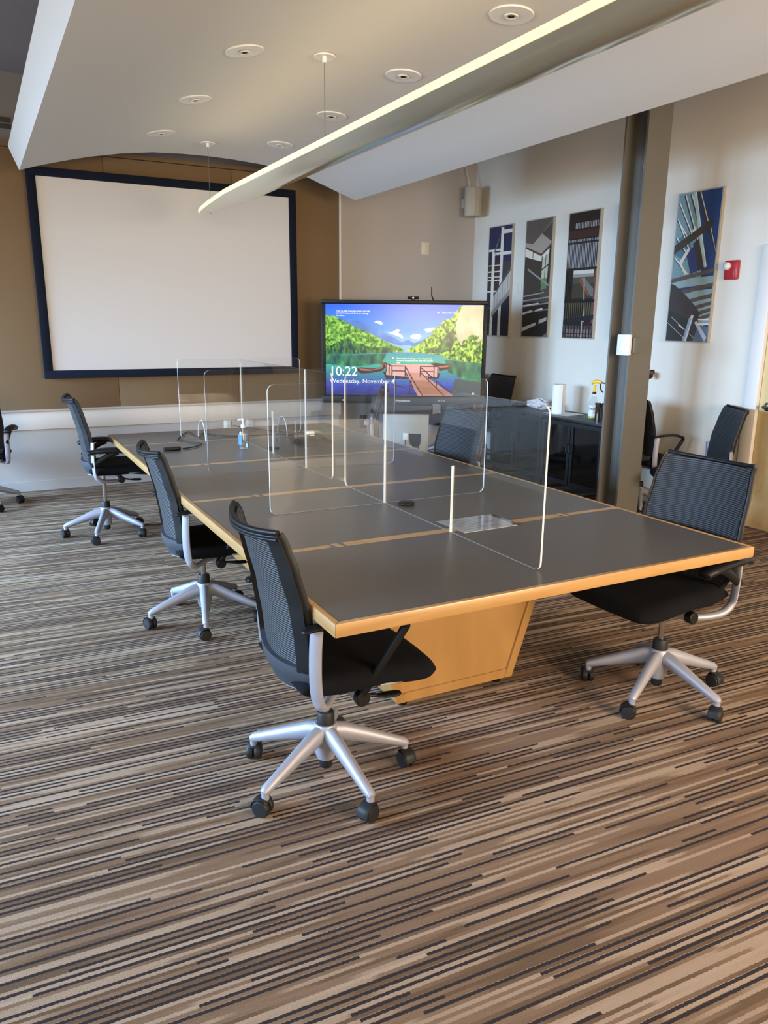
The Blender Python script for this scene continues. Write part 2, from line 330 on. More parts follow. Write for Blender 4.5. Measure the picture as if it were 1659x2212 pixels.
# ---- suspended curved ceiling cloud
Y0C, Y1C = -3.2, 5.22
prof = [(-.345, 2.684), (-.21, 2.728), (-.08, 2.765), (.06, 2.803), (.2, 2.836), (.43, 2.882), (.69, 2.917), (.92, 2.930), (1.15, 2.934), (1.38, 2.929), (1.61, 2.916), (1.9, 2.886), (2.1, 2.838), (2.32, 2.764), (2.56, 2.684)]
top = [(2.60, 2.74), (1.9, 3.0), (1.15, 3.06), (.3, 3.0), (-.41, 2.85)]
cl = MB().prism([(x, Y0C, z) for x, z in prof+top], (0, Y1C-Y0C, 0)).build('ceiling_cloud', 'cloud', smooth=24)
tag(cl, 'large white curved ceiling panel hanging over the conference table', 'ceiling panel')
def zc(x): return interp([(a, b) for a, b in prof], x)
dl0 = None
DLN = ['nearest and largest round downlight, to the right of the others', 'round downlight high in the left row, nearest the camera of its row', 'round downlight just left of the long light, second in the right row',
       'round downlight second in the left row of the ceiling panel', 'round downlight behind the thin hanging cable, third in the right row', 'farthest round downlight in the left row of the ceiling panel', 'farthest round downlight in the right row, just above the long light']
for (x, y), lb in zip([(1.52, 1.40), (.585, 2.41), (1.52, 2.41), (.585, 3.417), (1.52, 3.417), (.59, 4.43), (1.52, 4.42)], DLN):
    z = zc(x)-.001; t = thing('recessed_downlight', lb, 'downlight', (x, y, z), 0, 'downlights in the ceiling panel')
    sl = (zc(x+.05)-zc(x-.05))/.1; t.rotation_euler = (0, -math.atan(sl), 0)
    if dl0 is None:
        a = MB().lathe([(.03, -.004), (.10, -.006), (.103, -.002), (.10, .004), (.03, .004)], seg=32).data('trim_ring', 'white_plastic', smooth=40)
        b = MB().lathe([(.034, -.007), (.03, -.012), (.022, -.010), (.016, .002)], seg=24).data('lamp_eye', 'lens', smooth=40); c = MB().lathe([(.015, -.0105), (.014, -.011)], seg=16).data('lamp_hole', 'dark_hole')
        dl0 = (a, b, c)
    link('trim_ring', dl0[0], t); e = link('lamp_eye', dl0[1], t); link('lamp_hole', dl0[2], e)

# ---- long suspended light
FX, FZ, FW = .985, 2.405, .118
lt = thing('linear_pendant_light', 'long curved metal light hanging under the ceiling panel', 'light', (FX, 1.0, FZ))
def fxs(u, v):                         # u across -1..1, v along
    y = -3.0+(4.92+3.0)*v; d = 4.92-y
    tp = min(1.0, (d/1.15))**.55 if d < 1.15 else 1.0
    w = FW*max(.02, tp); return Vector((u*w, y-1.0, .055*(u*u)*tp-.03*tp+.02*(1-tp)))
P = [(lambda u, v: (fxs(u, v), Vector((-u*.7, 0, 1)).normalized()))][0]
vv = [0, .3, .5, .7, .8, .86, .9, .93, .96, .98, .992, 1.0]
def fx2(u, k): i = min(int(k), 10); return P(u, vv[i]+(vv[i+1]-vv[i])*(k-i))
MB().slab(fx2, .006, 16, 22, -1, 1, 0, 11).build('reflector', 'fixture_alu', lt, smooth=50)
MB().tube([fxs(-1, vv[i])+Vector((-.002, 0, .008)) for i in range(12)], [(.017, .006)]*11+[(.003, .002)], 8).build('edge_lens', 'lamp_lens', lt, smooth=50)
MB().tube([(0, -4.0+1.2, .025), (0, 3.3, .025)], .012, 10).build('lamp_tube', 'lamp_lens', lt, smooth=60)
area('pendant_uplight', (FX, 1.3, FZ+.07), (FX, 1.3, FZ+1), .12, 6.4, 4, (1.0, .80, .50))
for cy in (2.36, 4.69, 0.03):
    zt = zc(FX+.03)-FZ; cb = MB().tube([(.025, cy-1.0, -.01), (.025, cy-1.0, zt-.002)], .0022, 6).build('suspension_cable', 'steel', lt)
    MB().lathe([(.012, -.035), (.012, -.006), (.058, -.010), (.06, -.004), (.055, 0)], (.025, cy-1.0, zt-.001), 28).build('canopy', 'white_plastic', cb, smooth=40)

# ---- projection screen
sx0, sx1, sz0, sz1 = -.262, 2.172, 1.035, 2.815
t = thing('projection_screen', 'large blank white projection screen in a black frame', 'projection screen', ((sx0+sx1)/2, 5.77, sz0))
ox = -(sx0+sx1)/2; fw = .072
box('screen_surface', (sx0+.05+ox, .005, .05), (sx1-.05+ox, .02, sz1-sz0-.05), 'screen_white', t)
for a, b in (((sx0+ox, -.01, 0), (sx1+ox, .075, fw)), ((sx0+ox, -.01, sz1-sz0-fw), (sx1+ox, .075, sz1-sz0)), ((sx0+ox, -.01, fw), (sx0+fw+ox, .075, sz1-sz0-fw)), ((sx1-fw+ox, -.01, fw), (sx1+ox, .075, sz1-sz0-fw))):
    box('frame_bar', a, b, 'screen_black', t, bevel=.003)

# ------------------------------------------------------------------ flat prints made of layered colour fields
def flat(name, layers, O, U, V, N, parent, emit=0.0, step=.00012):
    mb = MB(); names = []
    for i, (c, pts) in enumerate(layers):
        key = c if not c.startswith('#') else ('glow_' if emit else 'ink_')+c
        if key not in MATS: mat(key, c, .35, emit=emit, spec=.4) if not emit else emitter(key, c, emit)
        if key not in names: names.append(key)
        mb.cur = names.index(key)
        P = [Vector(O)+Vector(U)*u+Vector(V)*v+Vector(N)*(i*step) for u, v in pts]; mb.add(P, [tuple(range(len(P)))])
    me = bpy.data.meshes.new(name); me.from_pydata(mb.v, [], mb.f)
    for k in names: me.materials.append(MATS[k])
    me.polygons.foreach_set('material_index', mb.m)
    return link(name, me, parent)
def emitter(key, c, s):
    m = bpy.data.materials.new(key); m.use_nodes = True; b = m.node_tree.nodes['Principled BSDF']
    b.inputs['Base Color'].default_value = (.01, .01, .012, 1); b.inputs['Roughness'].default_value = .22
    b.inputs['Emission Color'].default_value = lin(c); b.inputs['Emission Strength'].default_value = s; MATS[key] = m; return m
def R4(x0, y0, x1, y1): return [(x0, y0), (x1, y0), (x1, y1), (x0, y1)]
def bar(x0, y0, x1, y1, w):
    dx, dy = x1-x0, (y1-y0)*2.7; l = math.hypot(dx, dy) or 1; nx, ny = -dy/l*w/2, dx/l*w/2/2.7
    return [(x0+nx, y0+ny), (x0-nx, y0-ny), (x1-nx, y1-ny), (x1+nx, y1+ny)]
def clipu(pts): return [(min(1, max(0, a)), min(1, max(0, b))) for a, b in pts]
pics = {}
a = [('#22284a', R4(0, 0, 1, 1)), ('#2a2730', R4(0, 0, 1, .62)), ('#3a2f31', R4(.0, .44, .55, .70)), ('#3d3a3f', R4(.6, .48, 1, .68))]
for y, w in ((.80, .02), (.655, .008), (.60, .012), (.55, .01), (.52, .012), (.42, .015), (.26, .004), (.10, .004)): a.append(('#cfc9bd', R4(0, y-w, .55, y)))
a += [('#d8d2c6', R4(.16, 0, .28, .80)), ('#d8d2c6', R4(.52, 0, .64, .99)), ('#d8d2c6', R4(.64, .93, 1, .965)), ('#d8d2c6', R4(.3, .74, 1, .768)), ('#6b6460', [(.2, .76), (.3, .78), (.56, .96), (.48, .92)]),
      ('#20222a', R4(.04, .66, .10, .78)), ('#20222a', R4(.34, .68, .38, .75)), ('#20222a', R4(.44, .68, .48, .75)),
      ('#b9b4ac', [(.28, .22), (1, .42), (1, .60), (.28, .36)]), ('#8e8a86', [(.22, .17), (1, .38), (1, .43), (.22, .22)]), ('#5a5654', [(.30, .36), (1, .62), (1, .64), (.30, .38)])]
for i in range(6): a.append(('#8a8680', [(.34+i*.11, .24+i*.035), (.36+i*.11, .24+i*.035), (.36+i*.11, .37+i*.04), (.34+i*.11, .37+i*.04)]))
a += [('#1c2036', [(.66, 0), (1, 0), (1, .36), (.66, .22)]), ('#1c2036', [(.28, 0), (.52, 0), (.52, .20), (.28, .13)])]
pics[0] = a
a = [('#4a4540', R4(0, 0, 1, 1)), ('#6a625a', [(0, .83), (.3, .80), (1, .97), (1, 1), (0, 1)]), ('#57504a', [(0, .84), (.3, .79), (.55, .87), (1, 1), (0, 1)]), ('#9c9286', [(0, .82), (.28, .80), (.6, .88), (1, .80), (1, .78), (.62, .70), (0, .77)]),
     ('#d6d0c0', [(0, .70), (.6, .64), (.95, .72), (.95, .76), (.62, .69), (0, .77)]), ('#5a3c34', [(0, .77), (.62, .69), (1, .785), (1, .80), (.62, .71), (0, .785)]), ('#b7b49e', [(.64, .45), (.9, .50), (.95, .72), (.66, .66)]),
     ('#2d2a28', bar(.64, .45, .66, .69, .03)), ('#2d2a28', bar(.9, .42, .94, .77, .05)), ('#2d2a28', bar(.3, .68, .3, .75, .02)), ('#2d2a28', bar(.64, .57, .93, .62, .03)), ('#2d2a28', bar(.78, .47, .80, .70, .02)),
     ('#3a3530', [(0, .30), (.66, .34), (.64, .645), (0, .695)]), ('#5a7a50', [(.66, .40), (.88, .42), (.88, .50), (.68, .50)]), ('#8d867c', bar(.12, .59, .95, .44, .045)), ('#2b2826', R4(0, 0, 1, .30))]
for y, x1 in ((.355, .8), (.315, 1), (.265, 1), (.21, 1)): a.append(('#8f8b88', [(0, y-.008), (x1, y+.022), (x1, y+.032), (0, y+.004)]))
a += [('#d6d4d2', [(0, .265), (.62, .285), (.62, .295), (0, .275)]), ('#d6d4d2', [(0, .19), (.38, .215), (.38, .235), (0, .21)]), ('#dedcda', [(.5, .22), (.78, .235), (.78, .25), (.5, .235)]), ('#c9c7c6', [(0, .04), (.55, .10), (.55, .125), (0, .075)]), ('#b5b3b2', [(.66, .11), (.95, .14), (.95, .17), (.66, .145)]), ('#77736f', [(.8, 0), (1, 0), (1, .04)])]
pics[1] = a
a = [('#2c2220', R4(0, 0, 1, 1)), ('#3d2a25', R4(0, .80, 1, .86)), ('#9fa0a4', R4(0, .565, 1, .79)), ('#aaa8a8', R4(.2, .875, 1, .92))]
for i in range(20): a.append(('#201c1e', R4(i*.05, .56, i*.05+.026, .80)))
for i in range(16): a.append(('#2c2220', R4(.2+i*.05, .87, .2+i*.05+.024, .925)))
a += [('#2a2322', R4(0, .755, 1, .77)), ('#2a2322', R4(0, .545, 1, .565)), ('#8f8d86', R4(.22, .49, .92, .545)), ('#c6c4b8', R4(.26, .515, .92, .545)), ('#4c4a3e', R4(.22, .44, .95, .49)), ('#3d3a30', R4(.2, .32, .95, .44)),
      ('#6f6a68', [(.5, .48), (.62, .485), (.95, .39), (.95, .33), (.84, .34)]), ('#8a4a30', bar(.45, .475, .80, .34, .05)), ('#a9a49c', bar(.62, .485, .70, .13, .03)), ('#74403a', bar(.96, .12, .97, .54, .05))]
for i in range(4): a.append(('#241f1f', R4(i*.07, .30, i*.07+.03, .55)))
for i in range(14): a.append(('#57503f', R4(.06+i*.065, .16, .09+i*.065, .29)))
a += [('#1d1c20', R4(0, .285, 1, .31)), ('#23262c', [(0, .11), (1, .15), (1, .19), (0, .15)]), ('#4a4340', R4(0, 0, 1, .10)), ('#7c6a66', R4(.1, .01, .95, .07))]
for i in range(9): a.append(('#2e2829', R4(.08+i*.1, 0, .12+i*.1, .10)))
a += [('#9c9890', R4(.62, 0, .66, .14)), ('#2e2829', R4(0, .03, 1, .038))]
pics[2] = a
a = [('#27406f', R4(0, 0, 1, 1)), ('#6f8f98', [(0, .35), (.72, .42), (.60, .75), (.38, 1), (0, 1)]), ('#4b7183', [(.05, .70), (.3, .74), (.42, .62), (.3, .55), (0, .6)])]
for x0, y0, x1, y1 in ((.0, .95, .42, .70), (.14, .99, .6, .62), (.28, .99, .62, .72), (0, .83, .34, .68), (.0, .72, .2, .63), (0, .58, .42, .44), (.2, .64, .62, .46), (.0, .84, .62, .45)): a += [('#3d4248', bar(x0, y0, x1, y1, .05)), ('#d8d6cd', bar(x0+.02, y0, x1+.02, y1, .022))]
a += [('#a9c0b8', bar(.36, 1, .78, .50, .07)), ('#d6e0d6', bar(.40, 1, .80, .50, .018)), ('#3f3836', bar(.46, 1, .72, .78, .06)), ('#cfcbc2', bar(.50, 1, .76, .78, .02)), ('#2b3a68', [(.3, .60), (.52, .66), (.66, .48), (.45, .46)]), ('#3a3230', [(.44, .66), (.56, .69), (.76, .49), (.62, .48)]), ('#3f3836', bar(.78, .76, 1.0, .58, .05)), ('#cfcbc2', bar(.81, .76, 1.02, .58, .018)),
      ('#d2cec0', [(.36, .73), (.46, .78), (.50, .75), (.30, .66)]), ('#3f3733', [(0, .60), (.84, .76), (.86, .80), (.80, .81), (0, .66)]), ('#cfcabd', [(.14, .54), (.34, .64), (.38, .62), (.22, .53), (.36, .46), (.32, .455)])]
for y, x0 in ((.42, 0), (.335, .22), (.272, .42), (.225, .55), (.185, .64), (.15, .70)): a += [('#8ba3a6', [(x0, y-.06), (1, y-.03), (1, y+.02), (x0, y)])]
for y, x0 in ((.42, 0), (.335, .22), (.272, .42), (.225, .55), (.185, .64), (.15, .70)): a += [('#59504c', [(x0, y-.018), (1, y+.045-.1*x0*.4), (1, y+.07-.04*x0), (x0, y+.012)])]
a += [('#3b3634', [(0, 0), (.75, 0), (.75, .20), (.62, .25), (.38, .32), (.1, .39), (0, .40)]), ('#2d2b2c', [(0, 0), (.6, 0), (.62, .14), (0, .22)]), ('#c9cfd8', bar(.48, 0, .60, .18, .06)), ('#8d9db4', bar(.44, 0, .56, .16, .06)), ('#5f6f8a', [(.66, 0), (1, 0), (1, .10), (.76, .11)]), ('#b4bfd2', [(.66, .13), (.72, .14), (.98, .03), (.94, .0)]), ('#e0dde4', R4(.74, .145, 1, .155)), ('#e0dde4', R4(.72, .115, 1, .125)), ('#b8b8b8', bar(0, .13, .5, .01, .012)), ('#b8b8b8', bar(.08, .17, .7, .02, .01)), ('#d0d0d0', bar(.28, .115, .42, .085, .02))]
pics[4] = a; pics[3] = pics[2]
PW, PH, PZ = .44, 1.18, 1.42
PL = ['leftmost framed print, white steel frames under a dark blue sky', 'framed print of a dark stairwell with pale lit steps', 'framed print of close dark vertical slats and a railing', 'framed print almost hidden behind the steel column', 'framed print of a glass canopy under deep blue sky, nearest the door']
for i, yl in enumerate((5.668, 5.003, 4.337, 3.672, 3.007)):
    t = thing('framed_print', PL[i], 'picture', (XR, yl, PZ), 0, 'framed prints along the right wall'); w = .008
    for p, q in (((-.028, -PW, 0), (0, 0, w)), ((-.028, -PW, PH-w), (0, 0, PH)), ((-.028, -PW, w), (0, -PW+w*1.6, PH-w)), ((-.028, -w, w), (0, 0, PH-w))): box('frame_bar', p, q, 'frame_alu', t)
    box('backing', (-.026, -PW+w, w), (-.002, -w, PH-w), 'dark_hole', t)
    flat('print', [(c, clipu(p)) for c, p in pics[i]], (-.0265, -w, w), (0, -PW+2*w, 0), (0, 0, PH-2*w), (-1, 0, 0), t, step=.00006)

# ---- small fittings on walls
al = thing('fire_alarm_strobe', 'red fire alarm strobe on the wall near the door', 'fire alarm', (XR, 2.425, 1.975))
box('body', (-.03, -.062, -.072), (0, .062, .072), 'red', al, bevel=.012)
MB().lathe([(.03, 0), (.028, .018), (.012, .028)], (-.03, .03, .03), 20, (-1, 0, 0)).build('strobe_lens', 'lens', al, smooth=60)
box('sound_grille', (-.034, -.04, -.055), (-.03, -.01, .02), 'red', al, bevel=.002)
def plate(name, label, cat, loc, axis, w=.075, h=.12, m='cream_plastic', parts=None, group=None):
    t = thing(name, label, cat, loc, 0 if axis == 'x' else math.pi/2, group)    # axis x: on right wall facing -x
    box('cover_plate', (-.006, -w/2, -h/2), (0, w/2, h/2), m, t, bevel=.002)
    return t
t = plate('wall_switch', 'cream wall plate high on the wall behind the television', 'switch', (3.81, YT, 2.37), 'y', .10, .13); box('rocker', (-.011, -.02, -.04), (-.006, .02, .04), 'cream_plastic', t, bevel=.002)
t = plate('wall_switch', 'cream wall plate between the two leftmost framed prints', 'switch', (XR, 5.10, 1.93), 'x', .07, .12); box('rocker', (-.011, -.016, -.03), (-.006, .016, .03), 'cream_plastic', t, bevel=.002)
for x, lb in ((1.425, 'left one of two white outlets on the wainscot below the screen'), (1.656, 'right one of two white outlets on the wainscot below the screen')):
    t = plate('power_outlet', lb, 'outlet', (x, YS, .535), 'y', .075, .115, 'white_plastic', group='white outlets below the screen')
    for dz in (-.025, .025): box('socket', (-.009, -.015, dz-.014), (-.006, .015, dz+.014), 'cream_plastic', t, bevel=.002)
t = plate('power_outlet', 'dark brown outlet on the wall beside the television cart', 'outlet', (3.036, YT, .46), 'y', .085, .15, 'outlet_brown')
box('socket', (-.010, -.016, .01), (-.006, .016, .04), 'outlet_brown', t); 
pl = tag(MB().box((3.045, YT-.055, .425), (3.085, YT-.011, .475)).tube(spline([(3.075, YT-.04, .43), (3.085, YT-.04, .33), (3.08, YT-.06, .2), (3.12, YT-.09, .02), (3.2, YT-.2, .01)], 6), .005, 6).build('power_plug', ['white_plastic'], smooth=40), 'white power plug and cord in the dark outlet', 'power plug')
sp = at(1012, 440, 1, 5.90)
t = thing('wall_speaker', 'beige loudspeaker mounted high in the far corner', 'speaker', (4.30, 5.80, 2.72), 0)
MB().prism([(-.10, .0, 0), (-.085, -.055, 0), (-.04, -.085, 0), (.02, -.088, 0), (.07, -.06, 0), (.095, 0, 0), (.06, .09, 0), (-.06, .09, 0)], (0, 0, .30)).build('cabinet', 'speaker_grey', t, bevel=.006)
MB().prism([(-.08, -.060, .02), (-.04, -.091, .02), (.02, -.094, .02), (.066, -.066, .02), (.06, -.06, .02), (-.07, -.05, .02)], (0, 0, .26)).build('grille', 'speaker_grey', t)
box('bracket', (-.03, .085, .1), (.03, .195, .2), 'speaker_grey', t)
MB().tube(spline([(0, .08, .29), (.01, .12, .4), (-.01, .185, .6), (.0, .19, .82)], 6), .006, 6).build('cable', 'cream_plastic', t, smooth=60)
v = at(14, 263, 1, YS)
tag(MB().box((v.x-.06, YS+.0, v.z-.05), (v.x+.03, YS+.018, v.z-.015)).box((v.x-.06, YS, v.z+.0), (v.x+.03, YS+.018, v.z+.035)).build('wall_vent', 'grey_dark'), 'small dark slotted vent high on the far wall', 'vent')
kb = at(1406, 803, 0, XR)
hk = thing('coat_hook', 'dark red-brown turned wooden knob on the wall behind the column', 'coat hook', (XR, kb.y-.02, kb.z))
MB().lathe([(.02, 0), (.024, .01), (.013, .02), (.012, .05), (.02, .06), (.022, .068), (.016, .074), (.026, .082), (.033, .10), (.026, .116), (.01, .12)], (0, 0, 0), 20, (-.8, -.45, -.25)).build('knob', 'mahogany', hk, smooth=50)

# ------------------------------------------------------------------ conference table
TW, TL, TZ, TT = 1.742, 4.054, .74, .042
tb = thing('conference_table', 'long conference table with dark grey top and maple edge', 'table', (0, 0, 0))
EB = .020; INL = [.71, 1.645, 2.575, 3.475]
cuts = [EB]+INL+[TL-EB]
box('core', (EB, EB, TZ-TT), (TW-EB, TL-EB, TZ-.004), 'laminate', tb)
for i in range(5): box('laminate_panel', (EB+.0005, cuts[i]+(.0004 if i else 0), TZ-.005), (TW-EB-.0005, cuts[i+1]-.0004, TZ-.0006), 'laminate', tb)
z0, z1 = TZ-TT, TZ
for pts, m in (([(0, 0), (TW, 0), (TW-EB, EB), (EB, EB)], 'maple'), ([(0, TL), (EB, TL-EB), (TW-EB, TL-EB), (TW, TL)], 'maple'), ([(0, 0), (EB, EB), (EB, TL-EB), (0, TL)], 'maple_y'), ([(TW, 0), (TW, TL), (TW-EB, TL-EB), (TW-EB, EB)], 'maple_y')):
    MB().prism([(x, y, z0) for x, y in pts], (0, 0, TT)).build('edge_band', m, tb, bevel=.003)
for y in INL:
    for a, b, w in ((EB, .298, .030), (.357, TW-.357, .046), (TW-.298, TW-EB, .030)):
        box('inlay_strip', (a, y-w/2, TZ-.006), (b, y+w/2, TZ), 'maple', tb)
    for a in (.309, TW-.309-.037):
        MB().prism([(a, y+.023, TZ-.006), (a+.012, y-.023, TZ-.006), (a+.037, y-.023, TZ-.006), (a+.025, y+.023, TZ-.006)], (0, 0, .006)).build('inlay_block', 'maple', tb)
for ya, yb in ((.69, 1.49), (2.56, 3.36)):
    bx0, bx1, tx0, tx1, zb, zt = .585, 1.165, .36, 1.385, .03, TZ-TT
    pd = MB().prism([(bx0+.035, ya+.012, zb), (bx1-.035, ya+.012, zb), (tx1-.035, ya+.012, zt), (tx0+.035, ya+.012, zt)], (0, yb-ya-.024, 0)).build('pedestal', 'maple_face', tb)
    for s in (0, 1):
        b_, t_ = (bx0, tx0) if s == 0 else (bx1-.04, tx1-.04)
        MB().prism([(b_, ya, zb), (b_+.04, ya, zb), (t_+.04, ya, zt), (t_, ya, zt)], (0, yb-ya, 0)).build('side_board', 'maple_face', pd, bevel=.003)
    for yy in (ya+.004, yb-.034): box('bottom_rail', (bx0+.03, yy, zb), (bx1-.03, yy+.03, zb+.04), 'maple_face', pd)
    for fx in (bx0+.05, bx1-.05):
        for fy in (ya+.05, yb-.05): MB().lathe([(.02, 0), (.022, .01), (.012, .012), (.012, zb)], (fx, fy, 0), 14).build('glide', 'black', pd, smooth=40)

# ------------------------------------------------------------------ swivel chairs
ZB, ZT = .42, .955
XC = [(0, -.150), (.12, -.182), (.3, -.190), (.55, -.208), (.8, -.240), (.94, -.262), (1, -.282)]
HW = [(0, .17), (.06, .20), (.18, .225), (.5, .235), (.8, .228), (1, .212)]
def back_p(s, t):
    hw = interp(HW, t); z = ZB+(ZT-ZB)*t+.02*(s*s)*(1-t)+.012*s*s*(t > .9)*(t-.9)*10
    return Vector((interp(XC, t)+.052*s*s, s*hw, z))
def back_s(s, t):
    e = .01; a = back_p(s+e, t)-back_p(s-e, t); b = back_p(s, min(1, t+e))-back_p(s, max(0, t-e))
    return back_p(s, t), a.cross(b).normalized()
CH = {}
def chair_meshes():
    m = MB().lathe([(.030, .075), (.036, .09), (.040, .15), (.041, .20), (.036, .208)], seg=24); CH['base_hub'] = m.data('base_hub', 'silver', smooth=40)
    m = MB(); P = [(.02, 0, .172), (.06, 0, .166), (.14, 0, .140), (.22, 0, .112), (.285, 0, .090), (.297, 0, .084)]
    m.tube(P, [(.036, .026), (.035, .025), (.028, .0215), (.022, .019), (.0175, .0175), (.011, .013)], 12)
    m.tube([(.288, 0, .092), (.288, 0, .060)], .013, 12); CH['base_leg'] = m.data('base_leg', 'silver', smooth=50)
    m = MB()
    for s in (-1, 1):
        m.lathe([(.012, 0), (.0275, 0), (.030, .004), (.030, .016), (.026, .021), (.010, .022)], (.0, s*.004, .030), 22, (0, s, 0))
    m.tube(spline([(-.034, 0, .028), (-.028, 0, .050), (-.008, 0, .062), (.012, 0, .062), (.022, 0, .052)], 4), [(.004, .022)]*17, 10)
    m.tube([(.010, 0, .040), (.010, 0, .078)], .010, 10); CH['caster'] = m.data('caster', 'rubber', smooth=45)
    m = MB().tube([(0, 0, .205), (0, 0, .395)], .0135, 18); CH['gas_lift'] = m.data('gas_lift', 'chrome', smooth=60)
    m = MB().lathe([(.022, .205), (.031, .207), (.031, .245), (.027, .252), (.014, .254)], seg=22); CH['collar'] = m.data('collar', 'rubber', smooth=40)
    CH['lift_sleeve'] = MB().lathe([(.02, .04), (.023, .045), (.023, .08)], seg=18).data('lift_sleeve', 'rubber', smooth=40)
    # mechanism: crossbar, casting under the seat, two yoke arms sweeping back and up
    m = MB().tube([(.04, -.19, .384), (.04, .19, .384)], .021, 16)
    m.prism([(-.10, -.05, .40), (.0, -.075, .385), (.16, -.06, .405), (.20, 0, .41), (.16, .06, .405), (.0, .075, .385), (-.10, .05, .40)], (0, 0, .035))
    CH['mechanism'] = m.data('mechanism', 'silver', smooth=40, bevel=0)
    rim = [back_p(-1+i/12, -.0)+Vector((-.012, 0, -.008)) for i in range(25)]
    for st in 'AB':
        m = MB()
        for s in (-1, 1):
            if st == 'A': pth = [(.035, s*.08, .392), (-.05, s*.16, .385), (-.10, s*.222, .395), (-.128, s*.244, .430), (-.138, s*.250, .50), (-.138, s*.252, .60), (-.134, s*.254, .668)]
            else: pth = [(.045, s*.170, .376), (-.03, s*.212, .378), (-.10, s*.238, .392), (-.138, s*.247, .430), (-.146, s*.250, .50), (-.146, s*.251, .60), (-.142, s*.252, .668)]
            m.tube(spline(pth, 6), [(.014, .016)]*10+[(.015, .018)]*8+[(.009, .021)]*19, 12, up=(0, 0, 1))
        m.tube(rim, [(.007, .005)]*25, 8)
        CH['yoke'+st] = m.data('yoke', 'silver', smooth=50)
    for s in (-1, 1): CH['end_cap%d' % s] = MB().lathe([(.023, 0), (.025, .004), (.025, .028), (.021, .032)], (.04, s*.186, .384), 18, (0, s, 0)).data('end_cap', 'black', smooth=40)
    m = MB().tube(spline([(.05, -.19, .388), (.09, -.20, .382), (.11, -.205, .380), (.15, -.21, .378), (.175, -.21, .377)], 4), [(.006, .008)]*6+[(.006, .013)]*3+[(.008, .018)]*6+[(.006, .012)]*2, 10); CH['lever'] = m.data('lever', 'black', smooth=60)
    m = MB().box((.09, -.235, .425), (.20, -.215, .437)); CH['seat_slide'] = m.data('seat_slide', 'silver', bevel=.004)
    # seat cushion
    def seat(a, b, top):
        u = math.sin(a*math.pi/2); v = .5-.5*math.cos(math.pi*b); hw = .24*(1-.12*max(0, .25-v)/.25)*(1-.20*(max(0, v-.72)/.28)**3)
        e = lambda d, w: math.sqrt(max(0, 1-(1-min(1, d/w))**2)); ed = e((1-abs(u))*hw, .05)*e((1-v)*.49, .05)*e(v*.49, .05)
        x = -.165+.49*v+.012*(1-u*u)*v; dr = .026*max(0, v-.55)/.45; zm = .448-dr
        return Vector((x, u*hw, zm+(.036+.006*u*u*(v < .8))*ed)) if top else Vector((x, u*hw, zm-.030*ed))
    m = MB()
    for tp in (True, False): m.grid(lambda u, v: seat(u, v, tp), 22, 24, -1, 1, 0, 1)
    me = m.data('seat', 'fabric', smooth=70)
    bm = bmesh.new(); bm.from_mesh(me); bmesh.ops.remove_doubles(bm, verts=bm.verts, dist=.0008); bmesh.ops.recalc_face_normals(bm, faces=bm.faces); bm.to_mesh(me); bm.free()
    CH['seat'] = me
    # backrest
    m = MB().slab(lambda a, b: (back_s(a, b)[0]+Vector((.007, 0, 0)), back_s(a, b)[1]), .008, 22, 30, -.972, .972, .07, .985); me = m.data('backrest', 'back_mesh', smooth=60)
    uv = me.uv_layers.new(name='UVMap')
    for lp in me.loops:
        co = me.vertices[lp.vertex_index].co; uv.data[lp.index].uv = (.5+co.y, (co.z-ZB)/(ZT-ZB))
    CH['backrest'] = me
    for nm, a, b in (('side_frame_r', -1, -.76), ('side_frame_l', .76, 1)): CH[nm] = MB().slab(lambda a, b: (back_s(a, b)[0]-Vector((.007, 0, 0)), back_s(a, b)[1]), .016, 4, 30, a, b, .02, .992).tube([back_p(-1 if a < 0 else 1, .02+.972*q/30)+Vector((.001, 0, 0)) for q in range(31)], [(.012, .006)]*31, 8, up=(1, 0, 0)).data('side_frame', 'black', smooth=50)
    m = MB()
    for dz, dx, r in ((0, -.003, .0085), (-.012, -.006, .006), (-.021, -.006, .005)): m.tube([back_p(-1+i/14, 1)+Vector((dx, 0, dz)) for i in range(29)], [(r, r*1.1)]*29, 8)
    CH['top_rim'] = m.data('top_rim', 'black', smooth=60)
    m = MB().slab(lambda a, b: (back_s(a, b)[0]-Vector((.010*(1-b/.17), 0, 0)), back_s(a, b)[1]), .026, 18, 6, -.97, .97, -.0, .17); CH['lower_shell'] = m.data('lower_shell', 'shell', smooth=50)
    for s, nm in ((-1, 'r'), (1, 'l')):
        m = MB().tube(spline([(-.185, s*.258, .672), (-.12, s*.266, .682), (-.02, s*.275, .684), (.08, s*.277, .675), (.14, s*.276, .655)], 5), [(.006, .014)]+[(.009, .022)]*5+[(.010, .024)]*11+[(.010, .020)]*3+[(.009, .014)], 12)
        m.tube(spline([(.145, s*.276, .656), (.158, s*.272, .640), (.150, s*.266, .618), (.09, s*.235, .500), (.04, s*.205, .398)], 5), [(.014, .014)]*21, 10)
        CH['armA'+nm] = m.data('armrest', 'black', smooth=60)
        m = MB().tube(spline([(-.185, s*.262, .655), (-.12, s*.272, .668), (-.02, s*.285, .672), (.07, s*.29, .662), (.115, s*.29, .645)], 5), [(.008, .016)]+[(.017, .030)]*5+[(.021, .036)]*11+[(.019, .030)]*3+[(.012, .018)], 14)
        m.tube(spline([(-.16, s*.255, .56), (-.10, s*.262, .60), (-.03, s*.272, .64), (.02, s*.28, .655)], 4), [(.020, .011)]*13, 10)
        CH['armB'+nm] = m.data('armrest', 'black', smooth=60)
chair_meshes()
